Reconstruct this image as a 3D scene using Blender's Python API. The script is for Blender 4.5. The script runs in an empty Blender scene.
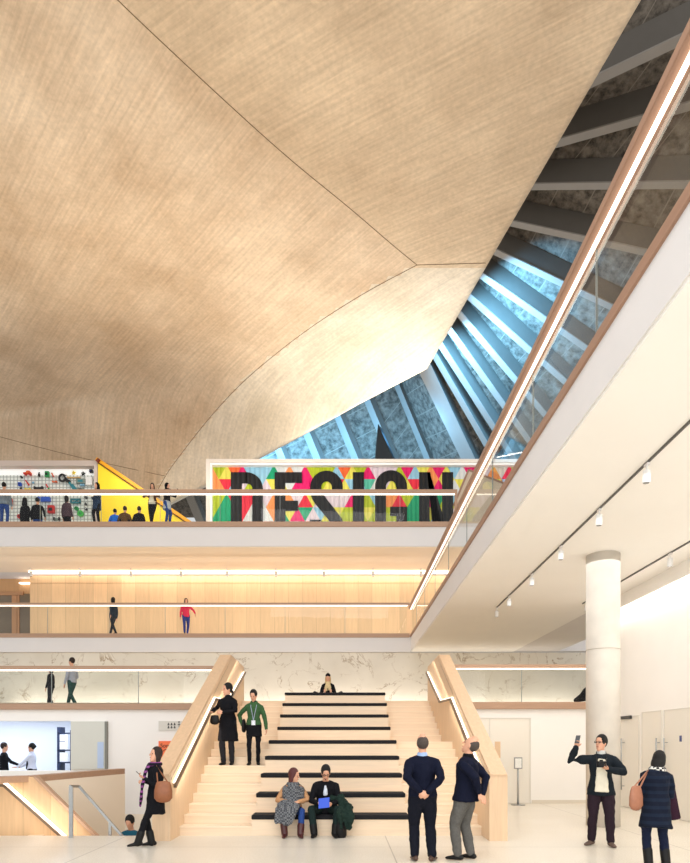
import bpy, bmesh, math, random
from mathutils import Vector, Matrix, noise
random.seed(7)
S = bpy.context.scene
COL = S.collection
F, CX, HY, HC = 620.0, 344.0, 741.6, 1.7
V = Vector
def P(px, py, Y):
    return V(((px-CX)*Y/F, Y, HC+(HY-py)*Y/F))
def XZ(px, py, Y):
    p = P(px, py, Y); return (p.x, p.z)
# ---------------------------------------------------------------- materials
MATS = {}
def srgb(r, g, b):
    f = lambda c: (c/255/12.92) if c/255 <= .04045 else ((c/255+.055)/1.055)**2.4
    return (f(r), f(g), f(b))
def mat(name, col, rough=.6, var=0.0, scale=5.0, stretch=(1,1,1), bump=0.0, metal=0.0, emis=0.0, ecol=None, detail=4, spec=.5, coord='Object'):
    if name in MATS: return MATS[name]
    m = bpy.data.materials.new(name); m.use_nodes = True
    nt = m.node_tree; b = nt.nodes['Principled BSDF']
    c = srgb(*col)
    b.inputs['Base Color'].default_value = (*c, 1)
    b.inputs['Roughness'].default_value = rough
    b.inputs['Metallic'].default_value = metal
    b.inputs['Specular IOR Level'].default_value = spec
    if emis:
        e = srgb(*(ecol or col)); b.inputs['Emission Color'].default_value = (*e, 1)
        b.inputs['Emission Strength'].default_value = emis
    if var or bump:
        tc = nt.nodes.new('ShaderNodeTexCoord'); mp = nt.nodes.new('ShaderNodeMapping')
        mp.inputs['Scale'].default_value = stretch
        nz = nt.nodes.new('ShaderNodeTexNoise'); nz.inputs['Scale'].default_value = scale; nz.inputs['Detail'].default_value = detail
        nt.links.new(tc.outputs[coord], mp.inputs[0]); nt.links.new(mp.outputs[0], nz.inputs['Vector'])
        cr = nt.nodes.new('ShaderNodeValToRGB')
        cr.color_ramp.elements[0].position = .3; cr.color_ramp.elements[1].position = .7
        cr.color_ramp.elements[0].color = (*[x*(1-var) for x in c], 1)
        cr.color_ramp.elements[1].color = (*[min(1, x*(1+var)) for x in c], 1)
        nt.links.new(nz.outputs[0], cr.inputs[0]); nt.links.new(cr.outputs[0], b.inputs['Base Color'])
        if bump:
            bp = nt.nodes.new('ShaderNodeBump'); bp.inputs['Strength'].default_value = bump; bp.inputs['Distance'].default_value = .02
            nt.links.new(nz.outputs[0], bp.inputs['Height']); nt.links.new(bp.outputs[0], b.inputs['Normal'])
    MATS[name] = m
    return m
def N(m, t, **kw):
    n = m.node_tree.nodes.new(t)
    for k, v in kw.items(): setattr(n, k, v)
    return n
def L(m, a, b): m.node_tree.links.new(a, b)
def mixrgb(m, fac, a, b, mode='MIX'):
    n = N(m, 'ShaderNodeMix', data_type='RGBA', blend_type=mode)
    for s, v in ((n.inputs[0], fac), (n.inputs[6], a), (n.inputs[7], b)):
        if hasattr(v, 'links'): L(m, v, s)
        elif isinstance(v, (int, float)): s.default_value = v
        else: s.default_value = (*v, 1) if len(v) == 3 else v
    return n.outputs[2]
def math_(m, op, a, b=None, c=None):
    n = N(m, 'ShaderNodeMath', operation=op)
    for i, v in enumerate((a, b, c)):
        if v is None: continue
        if hasattr(v, 'links'): L(m, v, n.inputs[i])
        else: n.inputs[i].default_value = v
    return n.outputs[0]
def wood(name, col, along='X', var=.10, plank=0.0, rough=.5):
    if name in MATS: return MATS[name]
    m = mat(name, col, rough)
    b = m.node_tree.nodes['Principled BSDF']; c = srgb(*col)
    tc = N(m, 'ShaderNodeTexCoord'); mp = N(m, 'ShaderNodeMapping')
    st = {'X': (.6, 9, 9), 'Y': (9, .6, 9), 'Z': (9, 9, .6)}[along]
    mp.inputs['Scale'].default_value = st
    L(m, tc.outputs['Object'], mp.inputs[0])
    nz = N(m, 'ShaderNodeTexNoise'); nz.inputs['Scale'].default_value = 2.2; nz.inputs['Detail'].default_value = 6; nz.inputs['Distortion'].default_value = .6
    L(m, mp.outputs[0], nz.inputs['Vector'])
    f = math_(m, 'MULTIPLY_ADD', nz.outputs[0], 1.6, -.3)
    colr = mixrgb(m, f, [x*(1-var) for x in c], [min(1, x*(1+var)) for x in c])
    if plank:
        sx = N(m, 'ShaderNodeSeparateXYZ'); L(m, tc.outputs['Object'], sx.inputs[0])
        src = sx.outputs[0] if along == 'Z' else sx.outputs[2]
        q = math_(m, 'DIVIDE', src, plank)
        fl = math_(m, 'FLOOR', q)
        wn = N(m, 'ShaderNodeTexWhiteNoise', noise_dimensions='1D'); L(m, fl, wn.inputs['W'])
        t = math_(m, 'MULTIPLY_ADD', wn.outputs[0], .16, .90)
        fr = math_(m, 'FRACT', q)
        ln = math_(m, 'LESS_THAN', fr, .02)
        t2 = math_(m, 'MULTIPLY_ADD', ln, -.3, t)
        comb = N(m, 'ShaderNodeCombineColor')
        for i in range(3): L(m, t2, comb.inputs[i])
        colr = mixrgb(m, 1.0, colr, comb.outputs[0], 'MULTIPLY')
    L(m, colr, b.inputs['Base Color'])
    return m
# light ash wood, several grain directions
W_STEP = wood('ash_step', (234,210,180), 'X', .08)
W_PAR = wood('ash_parapet', (218,184,148), 'Y', .10)
W_PARZ = wood('ash_panel_upright', (224,192,156), 'Z', .10)
W_WALL = wood('oak_wall_panelling', (232,196,152), 'Z', .10, plank=.62)
W_STRIP = wood('oak_strip', (178,144,118), 'X', .10)
W_STRIPY = wood('oak_strip_long', (160,124,102), 'Y', .10)
W_PANEL = wood('oak_well_panelling', (214,178,136), 'Z', .10, plank=.55)
WHITE = mat('white_plaster', (248,244,238), .8, .015, 1.2)
WHITE2 = mat('white_slab_edge', (226,222,219), .8, .015, 1.2)
CREAM = mat('cream_plaster', (250,238,218), .8, .015, 1.2)
CEILW = mat('white_ceiling_paint', (250,247,241), .85, .01, 1)
SOFFIT = mat('warm_soffit_paint', (246,228,204), .85, .02, 1)
LED = mat('led_strip_glow', (255,244,226), .5, emis=2.6)
LEDC = mat('cove_light_glow', (255,244,230), .5, emis=2.6)
STEEL = mat('brushed_steel', (170,172,172), .35, .05, 30, metal=.9)
GREYM = mat('grey_metal', (150,150,150), .45, .05, 10, metal=.4)
BLACKF = mat('black_felt', (16,16,20), .9, .2, 60, bump=.2)
DARK = mat('dark_line', (60,54,48), .7)
SEAM = mat('formwork_seam', (120,98,72), .9)
def glass_mat():
    m = bpy.data.materials.new('balustrade_glass'); m.use_nodes = True
    nt = m.node_tree; nt.nodes.remove(nt.nodes['Principled BSDF'])
    out = nt.nodes['Material Output']
    tr = N(m, 'ShaderNodeBsdfTransparent'); tr.inputs[0].default_value = (.965, .98, .975, 1)
    gl = N(m, 'ShaderNodeBsdfGlossy'); gl.inputs['Roughness'].default_value = .02
    fr = N(m, 'ShaderNodeFresnel'); fr.inputs[0].default_value = 1.4
    mx = N(m, 'ShaderNodeMixShader')
    ge = N(m, 'ShaderNodeNewGeometry')
    ff = math_(m, 'MULTIPLY', math_(m, 'MULTIPLY', fr.outputs[0], math_(m, 'SUBTRACT', 1.0, ge.outputs['Backfacing'])), .8)
    L(m, ff, mx.inputs[0]); L(m, tr.outputs[0], mx.inputs[1]); L(m, gl.outputs[0], mx.inputs[2])
    L(m, mx.outputs[0], out.inputs[0])
    return m
GLASS = glass_mat()
def shell_mat(name, ang, base, base2):
    m = mat(name, base, .75, spec=.3)
    b = m.node_tree.nodes['Principled BSDF']
    tc = N(m, 'ShaderNodeTexCoord')
    n1 = N(m, 'ShaderNodeTexNoise'); n1.inputs['Scale'].default_value = .28; n1.inputs['Detail'].default_value = 6; n1.inputs['Roughness'].default_value = .6
    L(m, tc.outputs['Object'], n1.inputs['Vector'])
    f = math_(m, 'MULTIPLY_ADD', n1.outputs[0], 3.2, -1.1); f.node.use_clamp = True
    c = mixrgb(m, f, [x*.9 for x in srgb(*base)], srgb(*base2))
    mp = N(m, 'ShaderNodeMapping'); mp.inputs['Rotation'].default_value = (0, 0, ang)
    L(m, tc.outputs['Object'], mp.inputs[0])
    mp2 = N(m, 'ShaderNodeMapping'); mp2.inputs['Scale'].default_value = (13.0, .55, .55)
    L(m, mp.outputs[0], mp2.inputs[0])
    n2 = N(m, 'ShaderNodeTexNoise'); n2.inputs['Scale'].default_value = 1.0; n2.inputs['Detail'].default_value = 3
    L(m, mp2.outputs[0], n2.inputs['Vector'])
    g = math_(m, 'MULTIPLY_ADD', n2.outputs[0], .50, .75)
    n3 = N(m, 'ShaderNodeTexNoise'); n3.inputs['Scale'].default_value = 9; n3.inputs['Detail'].default_value = 8
    L(m, tc.outputs['Object'], n3.inputs['Vector'])
    g3 = math_(m, 'MULTIPLY_ADD', n3.outputs[0], .42, .79)
    gg = math_(m, 'MULTIPLY', g, g3)
    cc = N(m, 'ShaderNodeCombineColor')
    for i in range(3): L(m, gg, cc.inputs[i])
    c = mixrgb(m, 1.0, c, cc.outputs[0], 'MULTIPLY')
    L(m, c, b.inputs['Base Color'])
    bp = N(m, 'ShaderNodeBump'); bp.inputs['Strength'].default_value = .4; bp.inputs['Distance'].default_value = .02
    L(m, n2.outputs[0], bp.inputs['Height']); L(m, bp.outputs[0], b.inputs['Normal'])
    return m
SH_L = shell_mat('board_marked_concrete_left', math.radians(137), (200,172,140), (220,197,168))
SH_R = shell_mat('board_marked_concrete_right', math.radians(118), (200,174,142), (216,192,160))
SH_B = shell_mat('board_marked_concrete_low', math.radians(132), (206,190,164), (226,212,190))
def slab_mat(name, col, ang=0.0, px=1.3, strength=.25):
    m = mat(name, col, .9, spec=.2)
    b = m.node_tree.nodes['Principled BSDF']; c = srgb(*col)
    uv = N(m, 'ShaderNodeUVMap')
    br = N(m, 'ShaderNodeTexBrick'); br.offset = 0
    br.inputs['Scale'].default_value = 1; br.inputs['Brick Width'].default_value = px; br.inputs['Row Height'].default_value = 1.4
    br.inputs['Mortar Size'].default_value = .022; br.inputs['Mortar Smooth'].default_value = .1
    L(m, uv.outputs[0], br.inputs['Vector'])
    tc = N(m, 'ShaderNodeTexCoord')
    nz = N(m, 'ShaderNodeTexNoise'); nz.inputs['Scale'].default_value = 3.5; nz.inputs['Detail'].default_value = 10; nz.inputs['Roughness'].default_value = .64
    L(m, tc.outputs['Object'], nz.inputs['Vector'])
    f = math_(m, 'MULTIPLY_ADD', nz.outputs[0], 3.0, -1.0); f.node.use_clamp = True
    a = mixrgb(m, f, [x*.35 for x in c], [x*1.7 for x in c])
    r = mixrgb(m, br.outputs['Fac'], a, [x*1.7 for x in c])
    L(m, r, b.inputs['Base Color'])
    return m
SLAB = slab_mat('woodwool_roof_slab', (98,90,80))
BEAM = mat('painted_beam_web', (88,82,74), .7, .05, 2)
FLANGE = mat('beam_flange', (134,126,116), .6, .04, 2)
def terrazzo():
    m = mat('terrazzo', (226,214,192), .28, spec=.5)
    b = m.node_tree.nodes['Principled BSDF']
    tc = N(m, 'ShaderNodeTexCoord')
    n1 = N(m, 'ShaderNodeTexNoise'); n1.inputs['Scale'].default_value = .7; n1.inputs['Detail'].default_value = 5
    n2 = N(m, 'ShaderNodeTexNoise'); n2.inputs['Scale'].default_value = 45; n2.inputs['Detail'].default_value = 3
    L(m, tc.outputs['Object'], n1.inputs['Vector']); L(m, tc.outputs['Object'], n2.inputs['Vector'])
    c = mixrgb(m, n1.outputs[0], srgb(222,212,194), srgb(240,234,222))
    f = math_(m, 'MULTIPLY_ADD', n2.outputs[0], 5, -2.2); f.node.use_clamp = True
    c = mixrgb(m, math_(m, 'MULTIPLY', f, .35), c, srgb(180,162,134))
    sx = N(m, 'ShaderNodeSeparateXYZ'); L(m, tc.outputs['Object'], sx.inputs[0])
    for ch, off, per in ((0, -.74, 4.65), (1, -10.0, 5.2)):
        q = math_(m, 'FRACT', math_(m, 'DIVIDE', math_(m, 'ADD', sx.outputs[ch], off+.008), per))
        ln = math_(m, 'LESS_THAN', q, .018/per)
        c = mixrgb(m, math_(m, 'MULTIPLY', ln, .55), c, srgb(110,96,80))
    L(m, c, b.inputs['Base Color'])
    return m
TERR = terrazzo()
def marble():
    m = mat('cracked_pale_stone', (222,212,194), .55)
    b = m.node_tree.nodes['Principled BSDF']
    tc = N(m, 'ShaderNodeTexCoord')
    n0 = N(m, 'ShaderNodeTexNoise'); n0.inputs['Scale'].default_value = .9; n0.inputs['Detail'].default_value = 6
    L(m, tc.outputs['Object'], n0.inputs['Vector'])
    n1 = N(m, 'ShaderNodeTexNoise'); n1.inputs['Scale'].default_value = .55; n1.inputs['Detail'].default_value = 9; n1.inputs['Roughness'].default_value = .62; n1.inputs['Distortion'].default_value = 1.2
    L(m, tc.outputs['Object'], n1.inputs['Vector'])
    d = math_(m, 'ABSOLUTE', math_(m, 'SUBTRACT', n1.outputs[0], .5))
    v = math_(m, 'LESS_THAN', d, .007)
    c = mixrgb(m, n0.outputs[0], srgb(206,196,178), srgb(236,228,212))
    n2 = N(m, 'ShaderNodeTexNoise'); n2.inputs['Scale'].default_value = 1.3
    L(m, tc.outputs['Object'], n2.inputs['Vector'])
    w = math_(m, 'MULTIPLY_ADD', n2.outputs[0], 4, -1.6); w.node.use_clamp = True
    c = mixrgb(m, math_(m, 'MULTIPLY', math_(m, 'MULTIPLY', v, w), .75), c, srgb(150,122,86))
    L(m, c, b.inputs['Base Color'])
    return m
MARBLE = marble()
COLUMN = mat('column_concrete', (214,206,194), .7, .07, 2.5, detail=8, bump=.15)
# ---------------------------------------------------------------- mesh helper
ORG = {}
class MB:
    def __init__(s):
        s.bm = bmesh.new(); s.mi = 0; s.uv = None
    def verts(s, pts): return [s.bm.verts.new(p) for p in pts]
    def face(s, vs):
        try:
            f = s.bm.faces.new(vs); f.material_index = s.mi; return f
        except ValueError: return None
    def box(s, a, b):
        x0, x1 = sorted((a[0], b[0])); y0, y1 = sorted((a[1], b[1])); z0, z1 = sorted((a[2], b[2]))
        v = s.verts([(x0,y0,z0),(x1,y0,z0),(x1,y1,z0),(x0,y1,z0),(x0,y0,z1),(x1,y0,z1),(x1,y1,z1),(x0,y1,z1)])
        for q in ((3,2,1,0),(4,5,6,7),(0,1,5,4),(1,2,6,5),(2,3,7,6),(3,0,4,7)): s.face([v[i] for i in q])
        return s
    def prism(s, poly, vec, cap=True):
        vec = V(vec); poly = [V(p) for p in poly]
        a = s.verts(poly); b = s.verts([p+vec for p in poly]); n = len(poly)
        if cap: s.face(a[::-1]); s.face(b)
        for i in range(n): s.face([a[i], a[(i+1)%n], b[(i+1)%n], b[i]])
        return s
    def xz(s, pts, y0, y1): return s.prism([(p[0], y0, p[1]) for p in pts], (0, y1-y0, 0))
    def yz(s, pts, x0, x1): return s.prism([(x0, p[0], p[1]) for p in pts], (x1-x0, 0, 0))
    def bar(s, p, q, w, h, up=(0,0,1)):
        p, q = V(p), V(q); t = (q-p).normalized(); sd = t.cross(V(up))
        if sd.length < 1e-5: sd = t.cross(V((0,1,0)))
        sd.normalize(); u = sd.cross(t)
        r = [p+sd*w/2*i+u*h/2*j for i, j in ((-1,-1),(1,-1),(1,1),(-1,1))]
        return s.prism(r, q-p)
    def tube(s, pts, rads, seg=12, ref=(1,0,0), cap=True, round_=True):
        pts = [V(p) for p in pts]; n = len(pts)
        rads = [(r, r) if isinstance(r, (int, float)) else r for r in (rads if isinstance(rads, list) else [rads]*n)]
        ref = V(ref)
        if round_:
            t0 = (pts[0]-pts[1]).normalized(); t1 = (pts[-1]-pts[-2]).normalized()
            m0, m1 = min(rads[0]), min(rads[-1])
            def capr(p, t, r, m): return [(p+t*m*.5, (r[0]*.86, r[1]*.86)), (p+t*m*.86, (r[0]*.5, r[1]*.5)), (p+t*m, (r[0]*.12, r[1]*.12))]
            A = capr(pts[0], t0, rads[0], m0)[::-1]; B = capr(pts[-1], t1, rads[-1], m1)
            tt = [t0*-1]*3
            pts = [a[0] for a in A]+pts+[b[0] for b in B]; rads = [a[1] for a in A]+rads+[b[1] for b in B]; n = len(pts)
        rings = []
        for i in range(n):
            t = (pts[min(i+1, n-1)]-pts[max(i-1, 0)]).normalized()
            sd = ref-t*ref.dot(t)
            if sd.length < .15: sd = V((0,1,0))-t*t.y
            if sd.length < .15: sd = V((0,0,1))-t*t.z
            sd.normalize(); o = t.cross(sd)
            rings.append(s.verts([pts[i]+sd*rads[i][0]*math.cos(a)+o*rads[i][1]*math.sin(a) for a in [2*math.pi*k/seg for k in range(seg)]]))
        for A, B in zip(rings, rings[1:]):
            for k in range(seg): s.face([A[k], A[(k+1)%seg], B[(k+1)%seg], B[k]])
        if cap: s.face(rings[0][::-1]); s.face(rings[-1])
        return s
    def rod(s, p, q, r, seg=12): return s.tube([p, q], r, seg, round_=False)
    def ell(s, c, r, M=None, seg=12, rg=8):
        c = V(c); r = (r, r, r) if isinstance(r, (int, float)) else r
        M = M or Matrix.Identity(3)
        top = s.bm.verts.new(c+M@V((0,0,r[2]))); bot = s.bm.verts.new(c+M@V((0,0,-r[2])))
        rs = []
        for i in range(1, rg):
            th = math.pi*i/rg
            rs.append(s.verts([c+M@V((r[0]*math.sin(th)*math.cos(2*math.pi*k/seg), r[1]*math.sin(th)*math.sin(2*math.pi*k/seg), r[2]*math.cos(th))) for k in range(seg)]))
        for k in range(seg):
            s.face([top, rs[0][k], rs[0][(k+1)%seg]]); s.face([bot, rs[-1][(k+1)%seg], rs[-1][k]])
        for A, B in zip(rs, rs[1:]):
            for k in range(seg): s.face([A[k], B[k], B[(k+1)%seg], A[(k+1)%seg]])
        return s
    def build(s, name, mats, parent=None, kind=None, smooth=False, bevel=0, remesh=0, sm=6, fix=True):
        mats = mats if isinstance(mats, (list, tuple)) else [mats]
        if fix: bmesh.ops.recalc_face_normals(s.bm, faces=s.bm.faces)
        o3 = ORG.get(parent.name, V((0,0,0))) if parent else V((0,0,0))
        if o3.length: bmesh.ops.translate(s.bm, verts=s.bm.verts, vec=-o3)
        me = bpy.data.meshes.new(name); s.bm.to_mesh(me); s.bm.free()
        for m in mats: me.materials.append(m)
        o = bpy.data.objects.new(name, me); COL.objects.link(o)
        if remesh:
            r = o.modifiers.new('r', 'REMESH'); r.mode = 'VOXEL'; r.voxel_size = remesh
            q = o.modifiers.new('s', 'SMOOTH'); q.factor = .5; q.iterations = sm
            bpy.context.view_layer.update()
            dg = bpy.context.evaluated_depsgraph_get()
            me2 = bpy.data.meshes.new_from_object(o.evaluated_get(dg))
            o.modifiers.clear(); o.data = me2
            if not me2.materials:
                for m in mats: me2.materials.append(m)
            smooth = True
        if bevel:
            r = o.modifiers.new('b', 'BEVEL'); r.width = bevel; r.segments = 2; r.limit_method = 'ANGLE'
        if smooth:
            for p in o.data.polygons: p.use_smooth = True
        if parent:
            o.parent = parent; ORG[o.name] = o3
        if kind: o['kind'] = kind
        return o
def tag(o, label, cat, group=None):
    o['label'] = label; o['category'] = cat
    if group: o['group'] = group
    return o
def thing(name, label, cat, loc=(0,0,0), group=None, rz=0):
    o = bpy.data.objects.new(name, None); COL.objects.link(o); o.location = loc; o.rotation_euler = (0,0,rz)
    o.empty_display_size = .2
    ORG[o.name] = V(loc) if not rz else V((0,0,0))
    return tag(o, label, cat, group)
ST = 'structure'
# ---------------------------------------------------------------- levels
Z1, Z2, Z3 = 2.78, 6.20, 10.18
YW, Y2, Y3, YB = 17.1, 26.0, 24.0, 27.6
XE = 2.8
# ---------------------------------------------------------------- floor
m = MB()
m.box((-15,-5,-.3), (9.0,11.2,0)); m.box((-3.28,11.2,-.3), (9.0,22,0)); m.box((-15,11.2,-.3), (-7.4,22,0)); m.box((-7.4,17.3,-.3), (-3.28,22,0))
m.build('floor', TERR, kind=ST)
# stairwell walls
MB().box((-8.5,17.1,-4), (-3.0,17.3,-.3)).build('wall_well_back', CREAM, kind=ST)
MB().box((-3.26,11.2,-4), (-3.1,17.1,-.31)).build('wall_well_right', CREAM, kind=ST)
MB().box((-9.5,11.0,-4), (-3.3,11.18,-.31)).build('wall_well_front', CREAM, kind=ST)
MB().box((-9.5,11.2,-4.1), (-3.3,17.3,-4.0)).build('floor', mat('lower_floor', (190,176,150), .5, .05, 3), kind=ST)
# ---------------------------------------------------------------- lower back wall, with the bar opening at the left
xo = P(71,721,YW).x; zo = P(71,721,YW).z
m = MB()
m.box((xo,YW,-.3), (-3.29,YW+.2,Z1-.18)); m.box((-15,YW,zo), (xo,YW+.2,Z1-.18)); m.box((-15,YW,0), (xo,YW+.2,.9))
m.box((2.81,YW,0), (7.3,YW+.2,Z1-.18))
m.build('wall_back', WHITE, kind=ST)
# bar room
m = MB()
m.box((-15,21,0), (-5.6,21.2,2.6)); m.box((-5.6,17.3,0), (-5.4,21.2,2.6)); m.box((-15,17.3,2.5), (-5.4,21.2,2.62)); m.box((-15.2,17.3,0),(-15,21.2,2.6))
m.build('wall_bar_room', mat('bar_room_white', (232,238,250), .6, .01, 2), kind=ST)
# ---------------------------------------------------------------- right wall with doors
XR = 7.3
m = MB(); m.box((XR,2,0), (XR+.2,YW+.2,5.15)); m.build('wall_right', WHITE, kind=ST)
def side_door(name, y0, y1, z1, handle_y):
    fr = MB(); fr.box((XR-.02,y0,0.02), (XR+.0,y1,z1))
    d = fr.build(name, mat('door_white', (238,232,220), .5), kind=ST)
    e = MB()
    for a, b in (((XR-.03,y0,0),(XR-.021,y0+.02,z1-.021)), ((XR-.03,y1-.02,0),(XR-.021,y1,z1-.021)), ((XR-.03,y0,z1-.02),(XR-.021,y1,z1))): e.box(a, b)
    e.build('door_frame', mat('door_gap', (224,219,209), .6), d)
    for hy in handle_y:
        h = MB(); h.rod((XR-.1,hy,.45), (XR-.1,hy,1.78), .018); h.rod((XR-.1,hy,.55),(XR,hy,.55),.01); h.rod((XR-.1,hy,1.68),(XR,hy,1.68),.01)
        h.build('door_handle', STEEL, d, smooth=True)
side_door('door_1', 15.3, 16.5, 2.35, [16.1])
side_door('door_2', 14.2, 15.15, 2.42, [14.3])
side_door('door_3', 12.6, 14.1, 2.42, [13.95])
bx = MB(); bx.box((XR-.08,15.65,2.28), (XR-.03,16.3,2.36)); tag(bx.build('door_closer', mat('closer_dark', (50,50,50), .5), bevel=.01), 'small dark overhead closer box above the door behind the column', 'door closer')
bx = MB(); bx.box((XR-.03,13.36,1.70), (XR-.022,13.44,1.83)); tag(bx.build('door_sign', mat('sign_blue', (70,80,130), .5)), 'tiny blue square sign on the white double door at right', 'sign')
# double door in back wall right of the parapet
xa, xb = P(478,0,YW).x, P(530.5,0,YW).x
m = MB(); m.box((xa,YW-.03,.01), (xb,YW,2.33)); d4 = m.build('door_4', mat('door_white', (238,232,220), .5), kind=ST)
m = MB()
for x in (xa, (xa+xb)/2-.42, xb-.03): m.box((x,YW-.05,0), (x+.02,YW-.031,2.329))
m.box((xa,YW-.05,2.33), (xb,YW-.031,2.355)); m.build('door_frame', mat('door_gap', (224,219,209), .6), d4)
m = MB(); m.box((P(494.5,0,YW).x,YW-.05,1.25), (P(500,0,YW).x,YW-.03,1.70)); m.build('vision_panel', W_PARZ, d4)
m = MB(); m.box((xb+.03,YW-.02,0), (XR,YW,.09)); m.build('baseboard_back', mat('skirting', (226,216,198), .6), kind=ST)
# ---------------------------------------------------------------- mezzanine 1 slabs
m = MB()
m.box((-15,YW+.1,Z1-.2), (-3.3,Y2+1.8,Z1)); m.box((2.8,YW+.1,Z1-.2), (14,Y2+1.8,Z1)); m.box((-3.3,18.45,Z1-.2), (2.8,Y2+1.8,2.89))
m.build('floor', mat('mezzanine_floor', (214,196,168), .4, .04, 2), kind=ST)
MB().box((-15,Y2+.12,Z1), (14,Y2+.3,5.45)).build('wall_stone', MARBLE, kind=ST)
# ---------------------------------------------------------------- mezzanine 2 slab (with side gallery)
m = MB()
m.box((-15,Y2,5.46), (XE,YB+3,Z2-.1)); m.box((XE,Y2,5.5), (14,YB+3,Z2-.1)); m.box((-15,Y2+.1,Z2-.1), (XE,YB,Z2))
m.build('floor', WHITE2, kind=ST)
m = MB(); m.box((XE,1.0,5.5), (9,Y2,Z2-.13)); m.build('floor', WHITE2, kind=ST)
m = MB(); m.box((XE+.02,1.0,5.47), (7.1,Y2,5.5)); m.build('ceiling', CEILW, kind=ST)
m = MB(); m.box((7.1,2,5.15), (7.14,YW,5.47)); m.box((7.3,2,5.15), (7.9,YW+.2,5.2)); m.build('trim_1', CEILW, kind=ST)
# white part of back wall above mezz 1 at right (beyond gallery, seen under it)
# ---------------------------------------------------------------- mezzanine 3 slab
X3R = 5.6
m = MB(); m.box((-17,Y3,9.26), (X3R,31,Z3-.16)); m.box((-17,Y3+.1,Z3-.16), (X3R,31,Z3)); m.build('floor', WHITE2, kind=ST)
m = MB(); m.box((-17,Y3+.05,9.23), (X3R,YB-.02,9.26)); m.build('ceiling', SOFFIT, kind=ST)
# wood wall behind mezz 2
xl = P(30,0,YB).x
m = MB(); m.box((xl,YB,Z2-.1), (9,YB+.2,9.10)); m.build('wall_wood', W_WALL, kind=ST)
m = MB(); m.box((xl,YB,8.75),(9,YB-.01,8.76)); m.build('trim_2', mat('panel_joint', (170,132,92), .6), kind=ST)
m = MB(); m.box((-17,YB+1.2,Z2-.1), (xl+.3,YB+1.4,9.26)); m.build('wall_recess', wood('oak_dark', (206,160,112), 'Z', .1), kind=ST)
wf = MB()
yw = YB+1.18
for pa, pb in (((-60,592),(24,595.5)), ((12.5,592),(17.5,640)), ((-60,592),(-56,640)), ((18,592),(20,640)), ((-20,592),(-17,640))):
    a = P(*pa, yw); b = P(*pb, yw); k_ = 0 if pa[0] == -60 and pb[0] == 24 else .012; wf.box((a.x,yw-.08+k_,a.z-(k_ and .17)), (b.x,yw-k_,b.z))
w1 = wf.build('window_1', wood('oak_frame', (186,138,98), 'X', .1), kind=ST)
a = P(-58,594,yw); b = P(13,636,yw)
MB().box((a.x,yw-.03,a.z), (b.x,yw-.02,b.z)).build('pane', mat('window_glass_dark', (120,104,84), .08, .2, 1.0), w1)
a = P(20,594,yw); b = P(31,636,yw)
MB().box((a.x,yw-.03,a.z), (b.x,yw-.02,b.z)).build('pane', mat('window_glass_dark', (120,104,84), .08, .2, 1.0), w1)
# cove light over the wood wall
m = MB(); m.box((xl+.1,YB-.34,9.14), (6.5,YB-.06,9.20)); tag(m.build('cove_light', LEDC), 'long bright linear light in the cove above the oak wall', 'light')
m = MB(); m.box((-15,YB+1.0,9.0), (xl-.05,YB+1.17,9.05)); tag(m.build('cove_light', LEDC), 'dimmer linear light over the recessed window at far left', 'light')
m = MB(); m.box((7.32,2,5.21), (7.6,YW,5.24)); 
tag(MB().box((7.16,4,5.19), (7.27,YW-.1,5.24)).build('cove_light', LEDC), 'linear cove light running along the top of the white right wall', 'light')
# ---------------------------------------------------------------- guardrails
def guard_x(label, x0, x1, y, zb, zt, sb, joints, rh=.10, end_post=False, grp='glass guardrails of the floors'):
    """glass guardrail along X: zb bottom of strip, sb top of strip, zt top of rail"""
    t = thing('glass_guardrail', label, 'railing', (x0, y, zb), grp)
    MB().box((x0,y-.04,zb), (x1,y+.1,sb)).build('base_strip', W_STRIP, t, bevel=.008)
    h = MB().box((x0,y-.06,zt-rh), (x1,y+.06,zt)).build('handrail', W_STRIP, t, bevel=.01)
    if end_post:
        MB().box((x1-.09,y-.05,sb), (x1,y+.05,zt-rh-.001)).build('end_post', W_STRIP, t)
    MB().box((x0+.02,y-.035,zt-rh-.035), (x1-.1,y+.02,zt-rh-.002)).build('led_strip', LED, h)
    xs = [x0+.02]+joints+[x1-.12]
    for a, b in zip(xs, xs[1:]):
        MB().box((a+.006,y+.03,sb-.02), (b-.006,y+.045,zt-rh)).build('glass_panel', GLASS, t)
    for a in joints: MB().box((a-.008,y+.028,sb), (a+.008,y+.047,zt-rh)).build('glass_joint', mat('joint_grey', (140,146,142), .4), t)
    return t
X = lambda px, Y: (px-CX)*Y/F
Zf = lambda py, Y: HC+(HY-py)*Y/F
yg = YW-.06
guard_x('glass guardrail with oak handrail on the first landing, left of the stair', -15, -3.3, yg, Zf(709.6,yg), Zf(666,yg), Zf(703.5,yg), [X(51,yg), X(138,yg), -12.2])
guard_x('glass guardrail with oak handrail on the first landing, right of the stair', 2.82, 7.28, yg, Zf(709,yg), Zf(664.6,yg), Zf(702,yg), [X(522,yg)])
guard_x('long glass guardrail in front of the oak wall on the second level', -15, XE-.05, Y2-.02, Zf(637.5,Y2), Zf(603,Y2), Zf(633.5,Y2), [X(47.5,Y2), X(109,Y2), X(165,Y2), X(225,Y2), X(285,Y2), X(345,Y2)])
guard_x('glass guardrail of the top gallery below the colourful lettering', -15, X(457,Y3), Y3-.02, Zf(527,Y3), Zf(490,Y3), Zf(522,Y3), [X(40,Y3), X(101,Y3), X(160,Y3), X(220,Y3), X(280,Y3), X(340,Y3), X(400,Y3)], end_post=True, rh=.16)
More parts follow.
